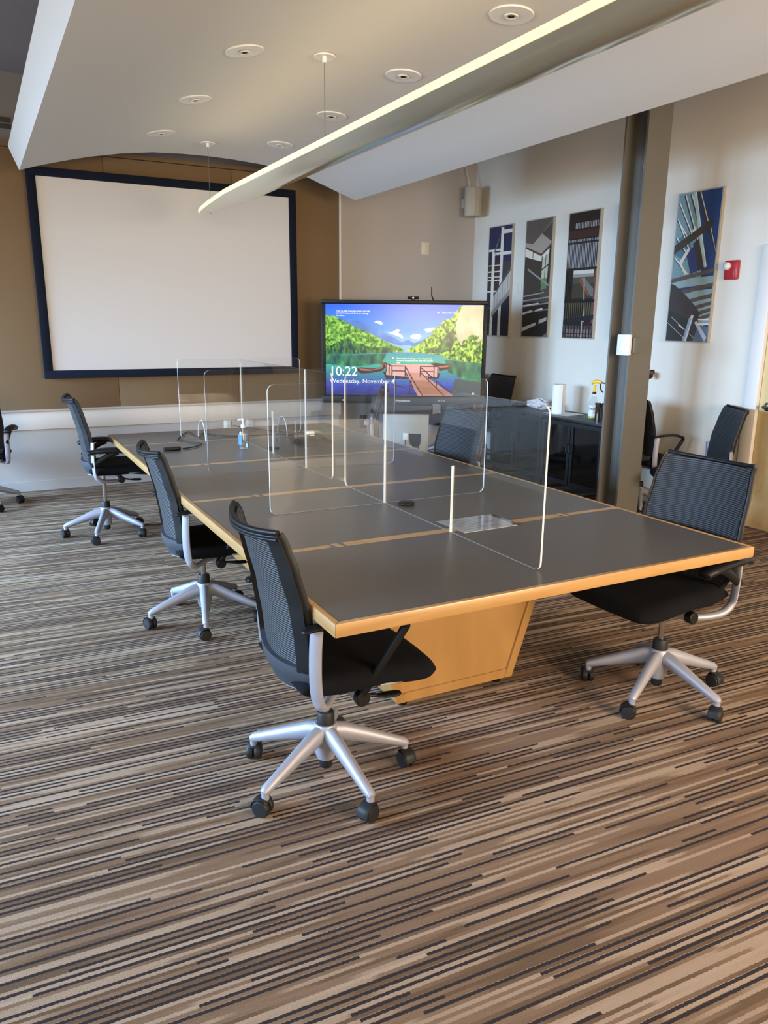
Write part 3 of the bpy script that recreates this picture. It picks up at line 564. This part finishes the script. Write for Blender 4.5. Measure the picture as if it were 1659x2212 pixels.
def chair(loc, heading, label, dz=0.0, star=60, st='A', arms=True, dx=0.0, group='black mesh swivel chairs'):
    t = thing('swivel_chair', label, 'chair', (loc[0], loc[1], 0), math.radians(heading), group)
    h = link('star_base', CH['base_hub'], t)
    for k in range(5):
        an = math.radians(star-heading+72*k); link('base_leg', CH['base_leg'], h, (0, 0, 0), an)
        link('caster', CH['caster'], h, (.288*math.cos(an)-.010*math.cos(an+1.9), .288*math.sin(an)-.010*math.sin(an+1.9), 0), an+1.9*(1 if k % 2 else -1) if False else an+1.9)
    g = link('gas_lift', CH['gas_lift'], t, (0, 0, dz)); g.location = (0, 0, 0)
    if dz: g.scale = (1, 1, (.395+dz)/.395)
    link('collar', CH['collar'], h); link('lift_sleeve', CH['lift_sleeve'], h)
    def up(n, key, p=t):
        o = link(n, CH[key], p)
        if p is t: o.location = (dx, 0, dz)
        return o
    m = up('mechanism', 'mechanism'); up('yoke', 'yoke'+st, m); up('end_cap', 'end_cap-1', m); up('end_cap', 'end_cap1', m); up('lever', 'lever', m); up('seat_slide', 'seat_slide', m)
    up('seat', 'seat'); b = up('backrest', 'backrest')
    up('side_frame', 'side_frame_r', b); up('side_frame', 'side_frame_l', b); up('top_rim', 'top_rim', b); up('lower_shell', 'lower_shell', b)
    
    if arms:
        for q in 'rl': link('armrest', CH['arm'+st+q], t, (dx, 0, min(dz, .012) if st == 'A' else 0))
    return t
chair((.140, .40), 0, 'black mesh swivel chair closest to the camera, at the near left table corner', .0, 60)
chair((.150, 2.04), 0, 'black mesh swivel chair in the middle of the left table side', -.02, 40)
chair((-.058, 4.025), 0, 'black mesh swivel chair seen side-on at the far left table corner', .06, 32, 'B', dx=.055)
chair((1.669, .331), 182, 'black mesh swivel chair at the near right table corner, its ribbed backrest facing left', .05, 60, 'B', dx=.045)
chair((1.78, 2.36), 183, 'black mesh swivel chair at the right table side, in front of the black cabinet', .04, 10, 'B')
chair((2.30, 4.62), 153, 'black swivel chair beyond the far right table corner, seen edge-on below the television', .0, 40, arms=False)
chair((4.13, 5.165), 180, 'black swivel chair against the right wall, behind the black cabinet end', .04, 18)
chair((4.02, 5.72), 200, 'black swivel chair in the far corner, mostly hidden by the television', .03, 50, arms=False)
chair((4.15, 2.87), 3, 'black swivel chair half hidden behind the steel column, armrest to the right', .0, 12)
chair((4.11, 2.24), 148, 'black swivel chair standing right next to the maple door', -.02, 45, arms=False)
chair((-.87, 5.37), 82, 'black swivel chair cut off by the left picture edge', .0, 8, 'B')

# ------------------------------------------------------------------ acrylic dividers
AZ0, AZ1, AT = TZ+.0005, 1.298, .0075
def rrect(a, b, z0, z1, r, n=5, slots=()):
    pts = []
    for cx, cz, a0 in ((b-r, z1-r, 0), (a+r, z1-r, 90), (a+r, z0+r, 180), (b-r, z0+r, 270)):
        for k in range(n+1): an = math.radians(a0+90*k/n); pts.append((cx+r*math.cos(an), cz+r*math.sin(an)))
    return pts
def acrylic(name, label, a, b, c, axis, z0=AZ0, z1=AZ1, slots=(), group=None, r=.03, rot=0.0):
    """a..b extent along the axis, c the fixed coordinate; slots: (position, from z, to z)"""
    t = thing(name, label, 'divider', ((a+b)/2, c, z0) if axis == 'x' else (c, (a+b)/2, z0), (0 if axis == 'x' else math.pi/2)+rot, group)
    L = (b-a)/2; h = z1-z0; pts = rrect(-L, L, 0, h, r); e = .0012
    MB().prism([(x*(1-e/L), -AT/2, z) for x, z in pts], (0, AT, 0)).build('sheet', 'acrylic', t)
    m = MB(); n = len(pts); vs = []
    for x, z in pts: vs += [(x, -AT/2, z), (x, AT/2, z)]
    m.add(vs, [(2*i, 2*((i+1) % n), 2*((i+1) % n)+1, 2*i+1) for i in range(n)]); m.build('polished_edge', 'acrylic_edge', t)
    for p, za, zb in slots:
        q = p-(a+b)/2; MB().box((q-.0022, -AT/2-.0006, za-z0), (q+.0022, AT/2+.0006, zb-z0)).build('slot_edge', 'acrylic_edge', t)
    return t
SX = .812; ZM = 1.01
acrylic('acrylic_divider', 'clear acrylic divider running lengthwise, its end nearest the camera', .12, 1.685, SX, 'y', slots=((.68, AZ0, ZM), (1.25, AZ0, ZM)), group='clear acrylic table dividers')
acrylic('acrylic_divider', 'clear acrylic divider running lengthwise on the far half of the table', 1.84, 3.40, SX, 'y', slots=((2.215, AZ0, ZM), (2.765, AZ0, ZM)), group='clear acrylic table dividers')
acrylic('acrylic_divider', 'nearer clear acrylic divider standing across the table', .255, 1.367, 1.25, 'x', slots=((SX, ZM, AZ1),), group='clear acrylic table dividers')
acrylic('acrylic_divider', 'farther clear acrylic divider standing across the table', .26, 1.35, 2.215, 'x', slots=((SX, ZM, AZ1),), group='clear acrylic table dividers', rot=-.12)
t = acrylic('acrylic_shield', 'clear acrylic shield on curved feet at the far table end', .41, 1.302, 3.53, 'x', z0=AZ0+.012, group=None)
for fx in (-.30, .30):
    arc = [(fx, .10*math.cos(math.radians(a_)), .135*math.sin(math.radians(a_))-.011) for a_ in range(0, 181, 15)]
    f = MB().prism([(fx-.003, p[1], p[2]) for p in arc], (.006, 0, 0)).build('foot', 'acrylic', t)
    MB().tube(arc, .0032, 6).build('foot_edge', 'acrylic_edge', f, smooth=60)

# ------------------------------------------------------------------ things on the table
def on(u, v, z=TZ): p = at(u, v, 2, z); return p
p = on(527, 969)
bt = thing('sanitizer_bottle', 'clear hand sanitizer pump bottle on the far table half', 'bottle', (p.x, p.y, TZ+.0005), -.3)
MB().lathe([(.030, 0), (.034, .004), (.034, .105), (.030, .118), (.013, .128), (.013, .138)], seg=28).build('bottle_body', 'clear_plastic', bt, smooth=40)
MB().lathe([(.029, .004), (.0315, .008), (.0315, .088), (.03, .09)], seg=24).build('gel', 'gel', bt, smooth=40)
MB().grid(lambda u, v: Vector((.0347*math.cos(u), .0347*math.sin(u), .03+.065*v)), 8, 1, 3.0, 4.3, 0, 1).build('label_sticker', 'blue_label', bt)
pm = MB().lathe([(.015, .136), (.016, .14), (.016, .156), (.006, .16), (.006, .182), (.010, .184), (.010, .197), (.006, .199)], seg=18).tube([(0, 0, .192), (-.028, -.004, .190), (-.034, -.005, .184)], .005, 8).build('pump', 'white_plastic', bt, smooth=40)
def puck(u, v, label):
    p = on(u, v); t = thing('microphone_puck', label, 'microphone', (p.x, p.y, TZ+.0004), 0, 'round black microphones on the table')
    MB().lathe([(.036, 0), (.040, .004), (.040, .009), (.030, .014), (.008, .016)], seg=32).build('body', 'black', t, smooth=40); MB().lathe([(.012, .0155), (.010, .017)], seg=16).build('button', 'grey_dark', t)
puck(877, 1090, 'flat round black puck near the crossing of the nearer dividers'); puck(590, 970, 'flat round black puck beside the sanitizer, on the far half')
p = on(668, 957)
ph = thing('conference_phone', 'black three-legged conference phone on the far table half', 'phone', (p.x, p.y, TZ+.0005), -.3)
m = MB(); N = 36; ring = []
for k in range(N):
    an = 2*math.pi*k/N; r = .115+.055*max(0, math.cos(3*an/1.0))**2; ring.append((r*math.cos(an), r*math.sin(an)))
vs = [(x, y, 0.0) for x, y in ring]+[(x*.98, y*.98, .012) for x, y in ring]+[(x*.62, y*.62, .045) for x, y in ring]+[(x*.3, y*.3, .055) for x, y in ring]
fs = [tuple(range(N))[::-1], tuple(range(3*N, 4*N))]+[(l*N+k, l*N+(k+1) % N, (l+1)*N+(k+1) % N, (l+1)*N+k) for l in range(3) for k in range(N)]
m.add(vs, fs).build('body', 'black', ph, smooth=50)
m = MB()
for i in range(4):
    for j in range(3): m.box((-.07+i*.018, -.028+j*.020, .048), (-.058+i*.018, -.014+j*.020, .058))
m.build('keypad', 'brushed_tag', ph); MB().box((.005, -.03, .052), (.035, .03, .058)).build('display', 'cream_plastic', ph)
p = on(676, 943); tag(box('power_adapter', (ph.location.x-.02, ph.location.y-.005, TZ+.0590), (ph.location.x+.04, ph.location.y+.035, TZ+.080), 'white_plastic', bevel=.004), 'small white box lying on top of the conference phone', 'box')
p = on(372, 973)
tag(box('cable_hub', (p.x-.055, p.y-.022, TZ+.0005), (p.x+.055, p.y+.022, TZ+.022), 'black', bevel=.008), 'small black cable box near the left table edge', 'cable box')
pa = [on(395, 971), on(420, 967), on(434, 960), on(400, 955), on(383, 953), on(405, 935), on(430, 946), on(440, 938), on(470, 942), on(520, 943), on(600, 940), on(650, 945)]
tag(MB().tube(spline([(q.x, q.y, TZ+.006) for q in pa], 6), .004, 7).build('black_cable', 'rubber', smooth=60), 'thin black cable from the cable box to the conference phone', 'cable')
pa = [on(505, 921), on(540, 927), on(580, 932), on(625, 936), on(662, 938)]
tag(MB().tube(spline([(q.x, q.y, TZ+.006) for q in pa], 6), .004, 7).build('black_cable', 'rubber', smooth=60), 'second black cable curving behind the sanitizer bottle', 'cable')
c = [on(942, 1127), on(1055, 1112), on(1118, 1135), on(1003, 1152)]
ps = thing('paper_sheet', 'white printed sheet in a clear sleeve beside the lengthwise divider', 'paper', (0, 0, 0))
MB().prism([(q.x, q.y, TZ+.0006) for q in c], (0, 0, .0008)).build('page', 'paper', ps)
for i in range(7):
    f0 = .16+i*.105; a_ = c[0].lerp(c[3], f0).lerp(c[1].lerp(c[2], f0), .10); b_ = c[0].lerp(c[3], f0).lerp(c[1].lerp(c[2], f0), .55 if i % 3 else .82)
    MB().add([(a_.x, a_.y-.005, TZ+.0017), (b_.x, b_.y-.005, TZ+.0017), (b_.x, b_.y+.005, TZ+.0017), (a_.x, a_.y+.005, TZ+.0017)], [(0, 1, 2, 3)]).build('printed_line', mat('ink_line', '#b4b4c6', .6), ps)
MB().prism([(q.x+(.02 if q in (c[1], c[2]) else -.008), q.y, TZ+.002) for q in c], (0, 0, .0006)).build('sleeve', 'clear_plastic', ps)

# ------------------------------------------------------------------ television on its cart
tvd = Vector((.4875, .8731, 0)).normalized(); tang = math.atan2(-tvd.x, tvd.y)
tvc = CAM+tvd*7.75; tvz = .765
tv = thing('television', 'large wide television showing a mountain lake lock screen', 'television', (tvc.x, tvc.y, tvz), tang)
W2, HT, BB, BS = .815, 1.005, .075, .035
box('back_shell', (-W2+.02, .02, .02), (W2-.02, .09, HT-.02), 'tv_black', tv, bevel=.01)
for a, b in (((-W2, -.025, 0), (W2, .03, BB)), ((-W2, -.025, HT-BS), (W2, .03, HT)), ((-W2, -.025, BB), (-W2+BS, .03, HT-BS)), ((W2-BS, -.025, BB), (W2, .03, HT-BS))): box('bezel', a, b, 'tv_black', tv, bevel=.006)
SW, SH = 2*(W2-BS)-.01, HT-BS-BB-.01
G = .95
def tvu(pts): return [((x-110)/1360, 1-(y-245)/815) for x, y in pts]
def node_glow(name, ramp, axis, scale, stretch, s=G):
    m = bpy.data.materials.new(name); m.use_nodes = True; nt = m.node_tree; b = nt.nodes['Principled BSDF']
    b.inputs['Base Color'].default_value = (.01, .01, .012, 1); b.inputs['Roughness'].default_value = .22
    tc = nt.nodes.new('ShaderNodeTexCoord'); mp = nt.nodes.new('ShaderNodeMapping'); mp.inputs['Scale'].default_value = stretch; n = nt.nodes.new('ShaderNodeTexNoise')
    n.inputs['Scale'].default_value = scale; n.inputs['Detail'].default_value = 5; nt.links.new(tc.outputs['Object'], mp.inputs[0]); nt.links.new(mp.outputs[0], n.inputs['Vector'])
    r = nt.nodes.new('ShaderNodeValToRGB'); src = n.outputs['Fac']
    if axis:
        se = nt.nodes.new('ShaderNodeSeparateXYZ'); nt.links.new(tc.outputs['Object'], se.inputs[0]); mr = nt.nodes.new('ShaderNodeMapRange')
        mr.inputs[1].default_value, mr.inputs[2].default_value = axis; nt.links.new(se.outputs[2], mr.inputs[0])
        ad = nt.nodes.new('ShaderNodeMath'); ad.operation = 'MULTIPLY_ADD'; ad.inputs[1].default_value = .25; nt.links.new(src, ad.inputs[0])
        sb = nt.nodes.new('ShaderNodeMath'); sb.operation = 'SUBTRACT'; sb.inputs[1].default_value = .125; nt.links.new(mr.outputs[0], sb.inputs[0]); nt.links.new(sb.outputs[0], ad.inputs[2]); src = ad.outputs[0]
    while len(r.color_ramp.elements) < len(ramp): r.color_ramp.elements.new(.5)
    for e, (p_, c_) in zip(r.color_ramp.elements, ramp): e.position = p_; e.color = lin(c_)
    nt.links.new(src, r.inputs[0]); nt.links.new(r.outputs[0], b.inputs['Emission Color']); b.inputs['Emission Strength'].default_value = s
    MATS[name] = m
z_of = lambda y: BB+.005+SH*(1-(y-245)/815)
node_glow('g_sky', [(0, '#8cc4fa'), (.35, '#3d92f6'), (1, '#1560ee')], (z_of(600), z_of(250)), 3, (1, 1, 2))
node_glow('g_water', [(0, '#252c78'), (.25, '#2f4cc0'), (.55, '#2f8f96'), (.8, '#46b496'), (1, '#3a8fb8')], (z_of(1060), z_of(670)), 14, (1, 1, 3))
node_glow('g_green', [(.30, '#1e4a22'), (.45, '#4a8a2e'), (.55, '#7ab843'), (.7, '#b4dc6e')], None, 42, (1, 1, 1))
node_glow('g_leaf', [(.34, '#12301a'), (.46, '#3f7a26'), (.55, '#8cc33c'), (.68, '#d6e86a')], None, 44, (1, 1, .8))
node_glow('g_dark', [(.35, '#0f2c3a'), (.5, '#1f5a3c'), (.65, '#4f8f38')], None, 50, (1, 1, .4))
node_glow('g_mount', [(.3, '#2f62b8'), (.6, '#4b86d0'), (.8, '#6fa3de')], None, 6, (1, 1, 1))
node_glow('g_rock', [(.3, '#b6b08e'), (.6, '#d8cdaa'), (.8, '#efe4c4')], None, 8, (1, 1, .6))  # warm glare on the television glass, painted into the display picture
node_glow('g_refl', [(.35, '#16464a'), (.55, '#2f7a5a'), (.7, '#58a860')], None, 14, (1, 1, .5))
lay = [('g_sky', [(0, 0), (1, 0), (1, 1), (0, 1)])]
for cl_ in ([(530, 402), (560, 388), (590, 394), (612, 416), (590, 424), (556, 412)], [(630, 486), (680, 490), (730, 462), (762, 468), (740, 492), (780, 520), (786, 550), (750, 530), (700, 512)], [(840, 522), (880, 502), (930, 508), (942, 528), (920, 552), (860, 546)], [(960, 462), (1010, 448), (1060, 446), (1050, 470), (990, 492)]): lay.append(('#e6d3e0', tvu(cl_)))
lay += [('g_mount', tvu([(260, 372), (330, 380), (420, 398), (520, 440), (620, 500), (700, 535), (770, 575), (830, 556), (880, 585), (940, 560), (1000, 522), (1080, 560), (1080, 660), (260, 660)])), ('#7fb6e0', tvu([(600, 560), (760, 610), (840, 600), (900, 630), (900, 665), (600, 665)])),
        ('g_green', tvu([(110, 340), (190, 352), (270, 395), (360, 445), (480, 492), (600, 556), (690, 600), (790, 640), (790, 668), (110, 690)])), ('g_water', tvu([(110, 668), (1470, 668), (1470, 1060), (110, 1060)])),
        ('g_dark', tvu([(110, 640), (180, 600), (250, 570), (310, 550), (350, 600), (420, 590), (480, 620), (560, 630), (640, 618), (700, 640), (690, 672), (400, 685), (110, 690)])), ('g_refl', tvu([(110, 690), (420, 690), (640, 680), (600, 770), (380, 800), (110, 780)])),
        ('g_leaf', tvu([(1470, 245), (1270, 250), (1230, 310), (1195, 368), (1130, 378), (1102, 430), (1052, 452), (1012, 520), (965, 560), (905, 600), (830, 640), (805, 664), (940, 672), (1130, 690), (1160, 720), (1300, 740), (1470, 760)])),
        ('g_dark', tvu([(1150, 520), (1220, 440), (1230, 560), (1200, 640), (1120, 672), (1000, 668), (1090, 620)])), ('g_rock', tvu([(1290, 248), (1470, 246), (1470, 540), (1400, 600), (1300, 620), (1250, 540), (1235, 420), (1262, 320)])), ('g_leaf', tvu([(1300, 560), (1380, 500), (1440, 520), (1400, 640), (1370, 740), (1300, 745), (1260, 690)])),
        ('g_refl', tvu([(1150, 730), (1470, 760), (1470, 950), (1300, 900), (1180, 840)])), ('#39505a', tvu([(1240, 900), (1470, 930), (1470, 1060), (1200, 1060)])),
        ('#3b2026', tvu([(385, 812), (420, 806), (520, 818), (600, 800), (632, 765), (640, 800), (600, 838), (500, 858), (420, 862), (392, 846)])), ('#a86a64', tvu([(400, 815), (520, 826), (620, 796), (600, 815), (500, 838), (420, 836)])), ('#8a3a38', tvu([(590, 760), (640, 758), (640, 780), (590, 785)])),
        ('#3b2026', tvu([(1010, 770), (1060, 758), (1200, 772), (1190, 810), (1120, 832), (1040, 812)])), ('#b46a62', tvu([(1090, 790), (1150, 782), (1196, 776), (1180, 796), (1110, 804)])),
        ('#20203c', tvu([(610, 840), (820, 888), (1110, 850), (1100, 900), (640, 912)])), ('#d9a6a4', tvu([(632, 775), (1020, 770), (1098, 800), (1094, 886), (930, 880), (800, 886), (640, 872)])), ('#c58f86', tvu([(800, 850), (940, 850), (1240, 1060), (920, 1060)])), ('#b07a66', tvu([(860, 930), (990, 920), (1240, 1060), (960, 1060)]))]
def ln(x0, y0, x1, y1, w=9):
    dx, dy = x1-x0, y1-y0; l = math.hypot(dx, dy); nx, ny = -dy/l*w/2, dx/l*w/2
    return tvu([(x0+nx, y0+ny), (x0-nx, y0-ny), (x1-nx, y1-ny), (x1+nx, y1+ny)])
for q in ((632, 768, 690, 790), (690, 790, 806, 790), (690, 790, 690, 885), (806, 790, 806, 885), (690, 835, 806, 835), (640, 775, 640, 850), (665, 785, 665, 870), (806, 792, 900, 960), (900, 960, 960, 1058), (806, 840, 880, 990), (860, 890, 860, 945), (938, 792, 1090, 792), (938, 792, 938, 885), (1090, 792, 1090, 888), (1058, 792, 1058, 888), (938, 838, 1058, 838), (938, 800, 1240, 1058), (945, 850, 1150, 1058), (1010, 860, 1010, 940), (1080, 920, 1080, 990), (690, 960, 806, 985), (660, 920, 660, 1020), (720, 930, 720, 1030), (850, 960, 850, 1040)): lay.append(('#3a1f24', ln(*q)))
O_ = Vector((-SW/2, -.012, BB+.005))
lay2 = [(c_, clipu(p_)) for c_, p_ in lay]
flat('display', lay2, O_, (SW, 0, 0), (0, 0, SH), (0, -1, 0), tv, emit=G, step=.00008)
emitter('glow_text', '#ffffff', 1.1); emitter('glow_soft', '#d6e2f4', .8)
def tvtext(b, x, y, size, m='glow_text', bold=0.0):
    return text_mesh('screen_text', b, size, (O_.x+SW*(x-110)/1360, -.0205, O_.z+SH*(1-(y-245)/815)), (1, 0, 0), (0, 0, 1), m, tv, bold)
tvtext('10:22', 140, 882, .128); tvtext('Wednesday, November 4', 145, 950, .062)
tvtext('From its high mountain peaks, through\nits lush forests, and down to its long\nshoreline...', 200, 312, .0215, 'glow_text'); tvtext('Like what you see?', 1115, 322, .024, 'glow_text'); tvtext('Some of the last large tracts of primeval\nforest in Europe flourish near this sacred\nlake', 730, 728, .0215, 'glow_text')
MB().lathe([(.010, 0), (.010, .0006)], (O_.x+SW*(1082-110)/1360, -.0205, O_.z+SH*(1-(314-245)/815)), 16, (0, -1, 0)).build('screen_icon', 'glow_soft', tv)
MB().lathe([(.010, 0), (.010, .0006)], (O_.x+SW*(698-110)/1360, -.0205, O_.z+SH*(1-(717-245)/815)), 16, (0, -1, 0)).build('screen_icon', 'glow_soft', tv)
MB().lathe([(.012, 0), (.012, .0006)], (O_.x+SW*(1405-110)/1360, -.0205, O_.z+SH*(1-(1036-245)/815)), 16, (0, -1, 0)).build('screen_icon', 'glow_soft', tv)
mat('logo_white', '#e6e6e6', .4); text_mesh('maker_mark', 'Promethean', .030, (-.075, -.0262, .020), (1, 0, 0), (0, 0, 1), 'logo_white', tv)
emitter('led_blue', '#7fc0ff', 3.0); MB().lathe([(.006, 0), (.005, .002)], (-.60, -.025, .030), 12, (0, -1, 0)).build('power_light', 'led_blue', tv)
for i in range(6): MB().lathe([(.004, 0), (.0035, .001)], (-.53+i*.02, -.025, .031), 8, (0, -1, 0)).build('bezel_button', 'brushed_tag', tv)
for i in range(3): MB().lathe([(.009, 0), (.008, .001)], (.36+i*.026, -.025, .032), 10, (0, -1, 0)).build('port', 'brushed_tag', tv)
Mtv = Matrix.Translation((tvc.x, tvc.y, 0)) @ Matrix.Rotation(tang, 4, 'Z')
wc = thing('webcam', 'small black webcam on top of the television', 'webcam', Mtv @ Vector((.085, 0, tvz+HT)), tang)
MB().tube([(-.055, 0, .022), (.055, 0, .022)], .013, 12).build('body', 'black', wc, smooth=50); box('clip', (-.02, -.02, .0005), (.02, .03, .012), 'black', wc); MB().lathe([(.009, 0), (.008, .004)], (0, -.013, .022), 14, (0, -1, 0)).build('lens', 'lens', wc)
an = thing('antenna', 'thin bent black antenna sticking up behind the television', 'antenna', Mtv @ Vector((.27, .03, tvz+HT)), tang)
MB().tube([(.015, 0, .0), (-.005, 0, .05)], .007, 8).tube([(-.007, 0, .048), (-.008, 0, .125)], .004, 8).build('whip', 'black', an)
ct = thing('television_cart', 'light grey television cart below the screen', 'cart', (tvc.x, tvc.y, 0), tang)
box('front_panel', (-.20, .00, .12), (.265, .02, .72), 'cart_grey', ct, bevel=.004)
for x in (-.20, .245): box('side_panel', (x, .02, .08), (x+.02, .42, .72), 'cart_grey', ct)
box('shelf', (-.18, .02, .12), (.245, .40, .14), 'cart_grey', ct); box('support_tray', (-.32, -.06, .665), (.30, .30, .755), 'tv_black', ct, bevel=.008)
for x in (-.20, .245): box('base_foot', (x-.02, -.25, .05), (x+.04, .5, .09), 'tv_black', ct, bevel=.008)
for x in (-.19, .255):
    for y in (-.22, .46): MB().lathe([(.025, -.012), (.025, .012)], (x, y, .0255), 14, (1, 0, 0)).build('caster', 'rubber', ct)
MB().prism([(.065, -.002, .46), (.19, -.002, .46), (.185, -.002, .36), (.16, -.002, .315), (.115, -.002, .32), (.075, -.002, .355)], (0, .003, 0)).build('cable_opening', 'dark_hole', ct)
MB().box((.005, -.035, .40), (.06, 0, .47)).build('power_brick', 'white_plastic', ct, bevel=.004)
MB().tube(spline([(.03, -.015, .40), (.035, -.02, .3), (.05, -.02, .18), (.06, -.02, .13)], 5), .004, 6).tube(spline([(.17, -.01, .33), (.15, -.02, .25), (.12, -.02, .16)], 5), .004, 6).build('cords', 'rubber', ct)
MB().tube([(-.26, .12, .665), (-.26, .12, .1)], .02, 10).build('post', 'tv_black', ct)

# ------------------------------------------------------------------ black cabinets and what stands on them
CX0, CX1, CZ0, CZ1 = 3.975, 4.43, .09, .71
for n, (ya, yb) in enumerate(((4.005, 4.83), (3.175, 3.995))):
    t = thing('storage_cabinet', ['black glass-door cabinet farther from the column, left of the pair', 'black glass-door cabinet next to the steel column, right of the pair'][n], 'cabinet', (CX0, ya, 0), 0, 'black glass-door cabinets')
    w = yb-ya; d = CX1-CX0
    for y0_ in (0, w-.02): box('side', (.02, y0_, CZ0), (d, y0_+.02, CZ1-.025), 'cab_black', t)
    box('bottom', (.02, .02, CZ0), (d, w-.02, CZ0+.02), 'cab_black', t); box('back', (d-.01, .02, CZ0+.02), (d, w-.02, CZ1-.025), 'cab_black', t)
    box('top', (-.01, -.003, CZ1-.025), (d, w+.003, CZ1), 'cab_black', t, bevel=.003); box('shelf', (.06, .02, .38), (d-.01, w-.02, .40), 'cab_black', t)
    for lx in (.05, d-.05):
        for ly in (.03, w-.03): box('leg', (lx-.015, ly-.015, 0), (lx+.015, ly+.015, CZ0), 'cab_black', t)
    for k in range(2):
        y0_, y1_ = .004+k*w/2, (k+1)*w/2-.004; zz0, zz1 = CZ0+.004, CZ1-.03; s = .035
        dr = MB().box((0, y0_, zz0), (.02, y0_+s, zz1)).box((0, y1_-s, zz0), (.02, y1_, zz1)).box((0, y0_+s, zz0), (.02, y1_-s, zz0+s)).box((0, y0_+s, zz1-s), (.02, y1_-s, zz1)).build('door', 'cab_black', t)
        box('glass', (.008, y0_+s, zz0+s), (.012, y1_-s, zz1-s), 'cab_glass', dr)
        hy_ = (y1_-.018) if k == 0 else (y0_+.018)
        MB().tube(spline([(.0, hy_, .40), (-.022, hy_, .405), (-.024, hy_, .44), (-.022, hy_, .475), (0, hy_, .48)], 4), .006, 8).build('handle', 'grey_dark', dr, smooth=60)
def cab(u, v): return at(u, v, 2, CZ1)
p = cab(1197, 889); p.x = min(max(p.x, CX0+.08), CX1-.08)
tr = thing('paper_towel_roll', 'upright white paper towel roll on the black cabinet', 'paper towels', (4.184, 4.02, CZ1+.0012))
MB().lathe([(.02, 0), (.062, 0), (.064, .004), (.064, .276), (.062, .28), (.02, .28), (.02, .20)], seg=32).build('roll', 'towel', tr, smooth=40)
MB().slab(lambda u, v: (Vector((-.066*math.cos(u)-.004*v*math.sin(3*u), -.066*math.sin(u)-.012*max(0, u-.6)*1.2, .002+.276*v)), Vector((-math.cos(u), -math.sin(u), 0))), .0012, 12, 4, -.5, 1.25, 0, 1).build('loose_sheet', 'towel', tr, smooth=50)
tag(MB().prism([(4.07, 4.12, CZ1+.0002), (4.10, 3.80, CZ1+.0002), (4.36, 3.84, CZ1+.0002), (4.33, 4.14, CZ1+.0002)], (0, 0, .0008)).build('paper_sheet', 'paper'), 'white sheet of paper under the paper towel roll', 'paper')
sb = thing('spray_bottle', 'clear spray bottle with a yellow trigger head on the black cabinet', 'spray bottle', (4.197, 3.55, CZ1+.0004), math.radians(-70))
MB().lathe([(.040, 0), (.046, .006), (.046, .115), (.040, .145), (.026, .185), (.017, .215), (.017, .23)], seg=28).build('bottle_body', 'clear_plastic', sb, smooth=40)
MB().lathe([(.038, .004), (.0435, .008), (.0435, .075), (.043, .078)], seg=24).build('liquid', 'pale_liquid', sb, smooth=40)
lb = MB().grid(lambda u, v: Vector((.0468*math.cos(u), .0468*math.sin(u), .025+.10*v)), 10, 1, -2.35+.0, -.75, 0, 1).build('label_sticker', 'white_plastic', sb)
mb = MB(); mb.grid(lambda u, v: Vector((.0471*math.cos(u), .0471*math.sin(u), .05+.06*v)), 4, 1, -1.05, -.78, 0, 1); mb.build('label_stripe', 'yellow', lb)
mat('navy', '#24408c', .5); me = None
tx = text_mesh('label_text', 'Lysol', .036, (0, 0, 0), (1, 0, 0), (0, 0, 1), 'navy', lb, .0008)
for v_ in tx.data.vertices:
    an_ = -2.25+v_.co.x/.0473; v_.co = Vector((.0474*math.cos(an_), .0474*math.sin(an_), .085+v_.co.z))
MB().lathe([(.018, .228), (.018, .245), (.014, .247)], seg=18).build('collar_nut', 'black', sb, smooth=40)
hd = MB().lathe([(.013, .246), (.012, .29), (.014, .31)], seg=16).tube(spline([(-.035, 0, .315), (-.02, 0, .330), (.01, 0, .340), (.045, 0, .338), (.062, 0, .332)], 4), [(.010, .011)]*5+[(.017, .014)]*8+[(.014, .013)]*4, 12).build('trigger_head', 'yellow', sb, smooth=50)
MB().tube([(.06, 0, .332), (.095, 0, .328)], .006, 8).tube(spline([(.055, 0, .325), (.052, 0, .295), (.065, 0, .265), (.085, 0, .245)], 4), .006, 8).build('trigger', 'black', sb, smooth=50)
cu = thing('steel_cup', 'shiny steel tumbler beside the spray bottle', 'cup', (4.115, 3.385, CZ1+.0004))
MB().lathe([(.034, 0), (.036, .004), (.037, .145), (.040, .150), (.040, .162), (.036, .164), (.034, .15), (.033, .01)], seg=28).build('body', 'chrome', cu, smooth=40)
MB().lathe([(.0405, .148), (.0405, .163)], seg=28).build('rim', 'black', cu)
m = MB(); rnd = random.Random(3)
ph_ = [rnd.uniform(0, 6.28) for _ in range(8)]
def crump(u, v):
    a_ = u*2*math.pi; b_ = (v-.5)*math.pi; r_ = 1+.22*math.sin(3*a_+ph_[0]+2*b_)+.18*math.sin(5*a_+ph_[1])*math.cos(4*b_+ph_[2])+.12*math.sin(9*a_+ph_[3]+5*b_)
    return Vector((.055*r_*math.cos(a_)*math.cos(b_), .135*r_*math.sin(a_)*math.cos(b_), .042+.040*math.sin(b_)*r_))
m.grid(crump, 48, 20)
o = m.build('crumpled_cloth', 'cloth', smooth=60); o.location = (4.23, 4.36, CZ1+.016); o.rotation_euler = (0, 0, .1)
tag(o, 'crumpled white cloth left of the paper towel roll', 'cloth')
m = MB().grid(lambda u, v: crump(u, v)*.9, 32, 12); o = m.build('dark_cloth', 'fabric', smooth=60); o.location = (4.21, 4.65, CZ1+.004); o.scale = (1, .8, .5)
tag(o, 'flat dark cloth heap at the left end of the cabinets', 'cloth')
bpy.context.view_layer.update()
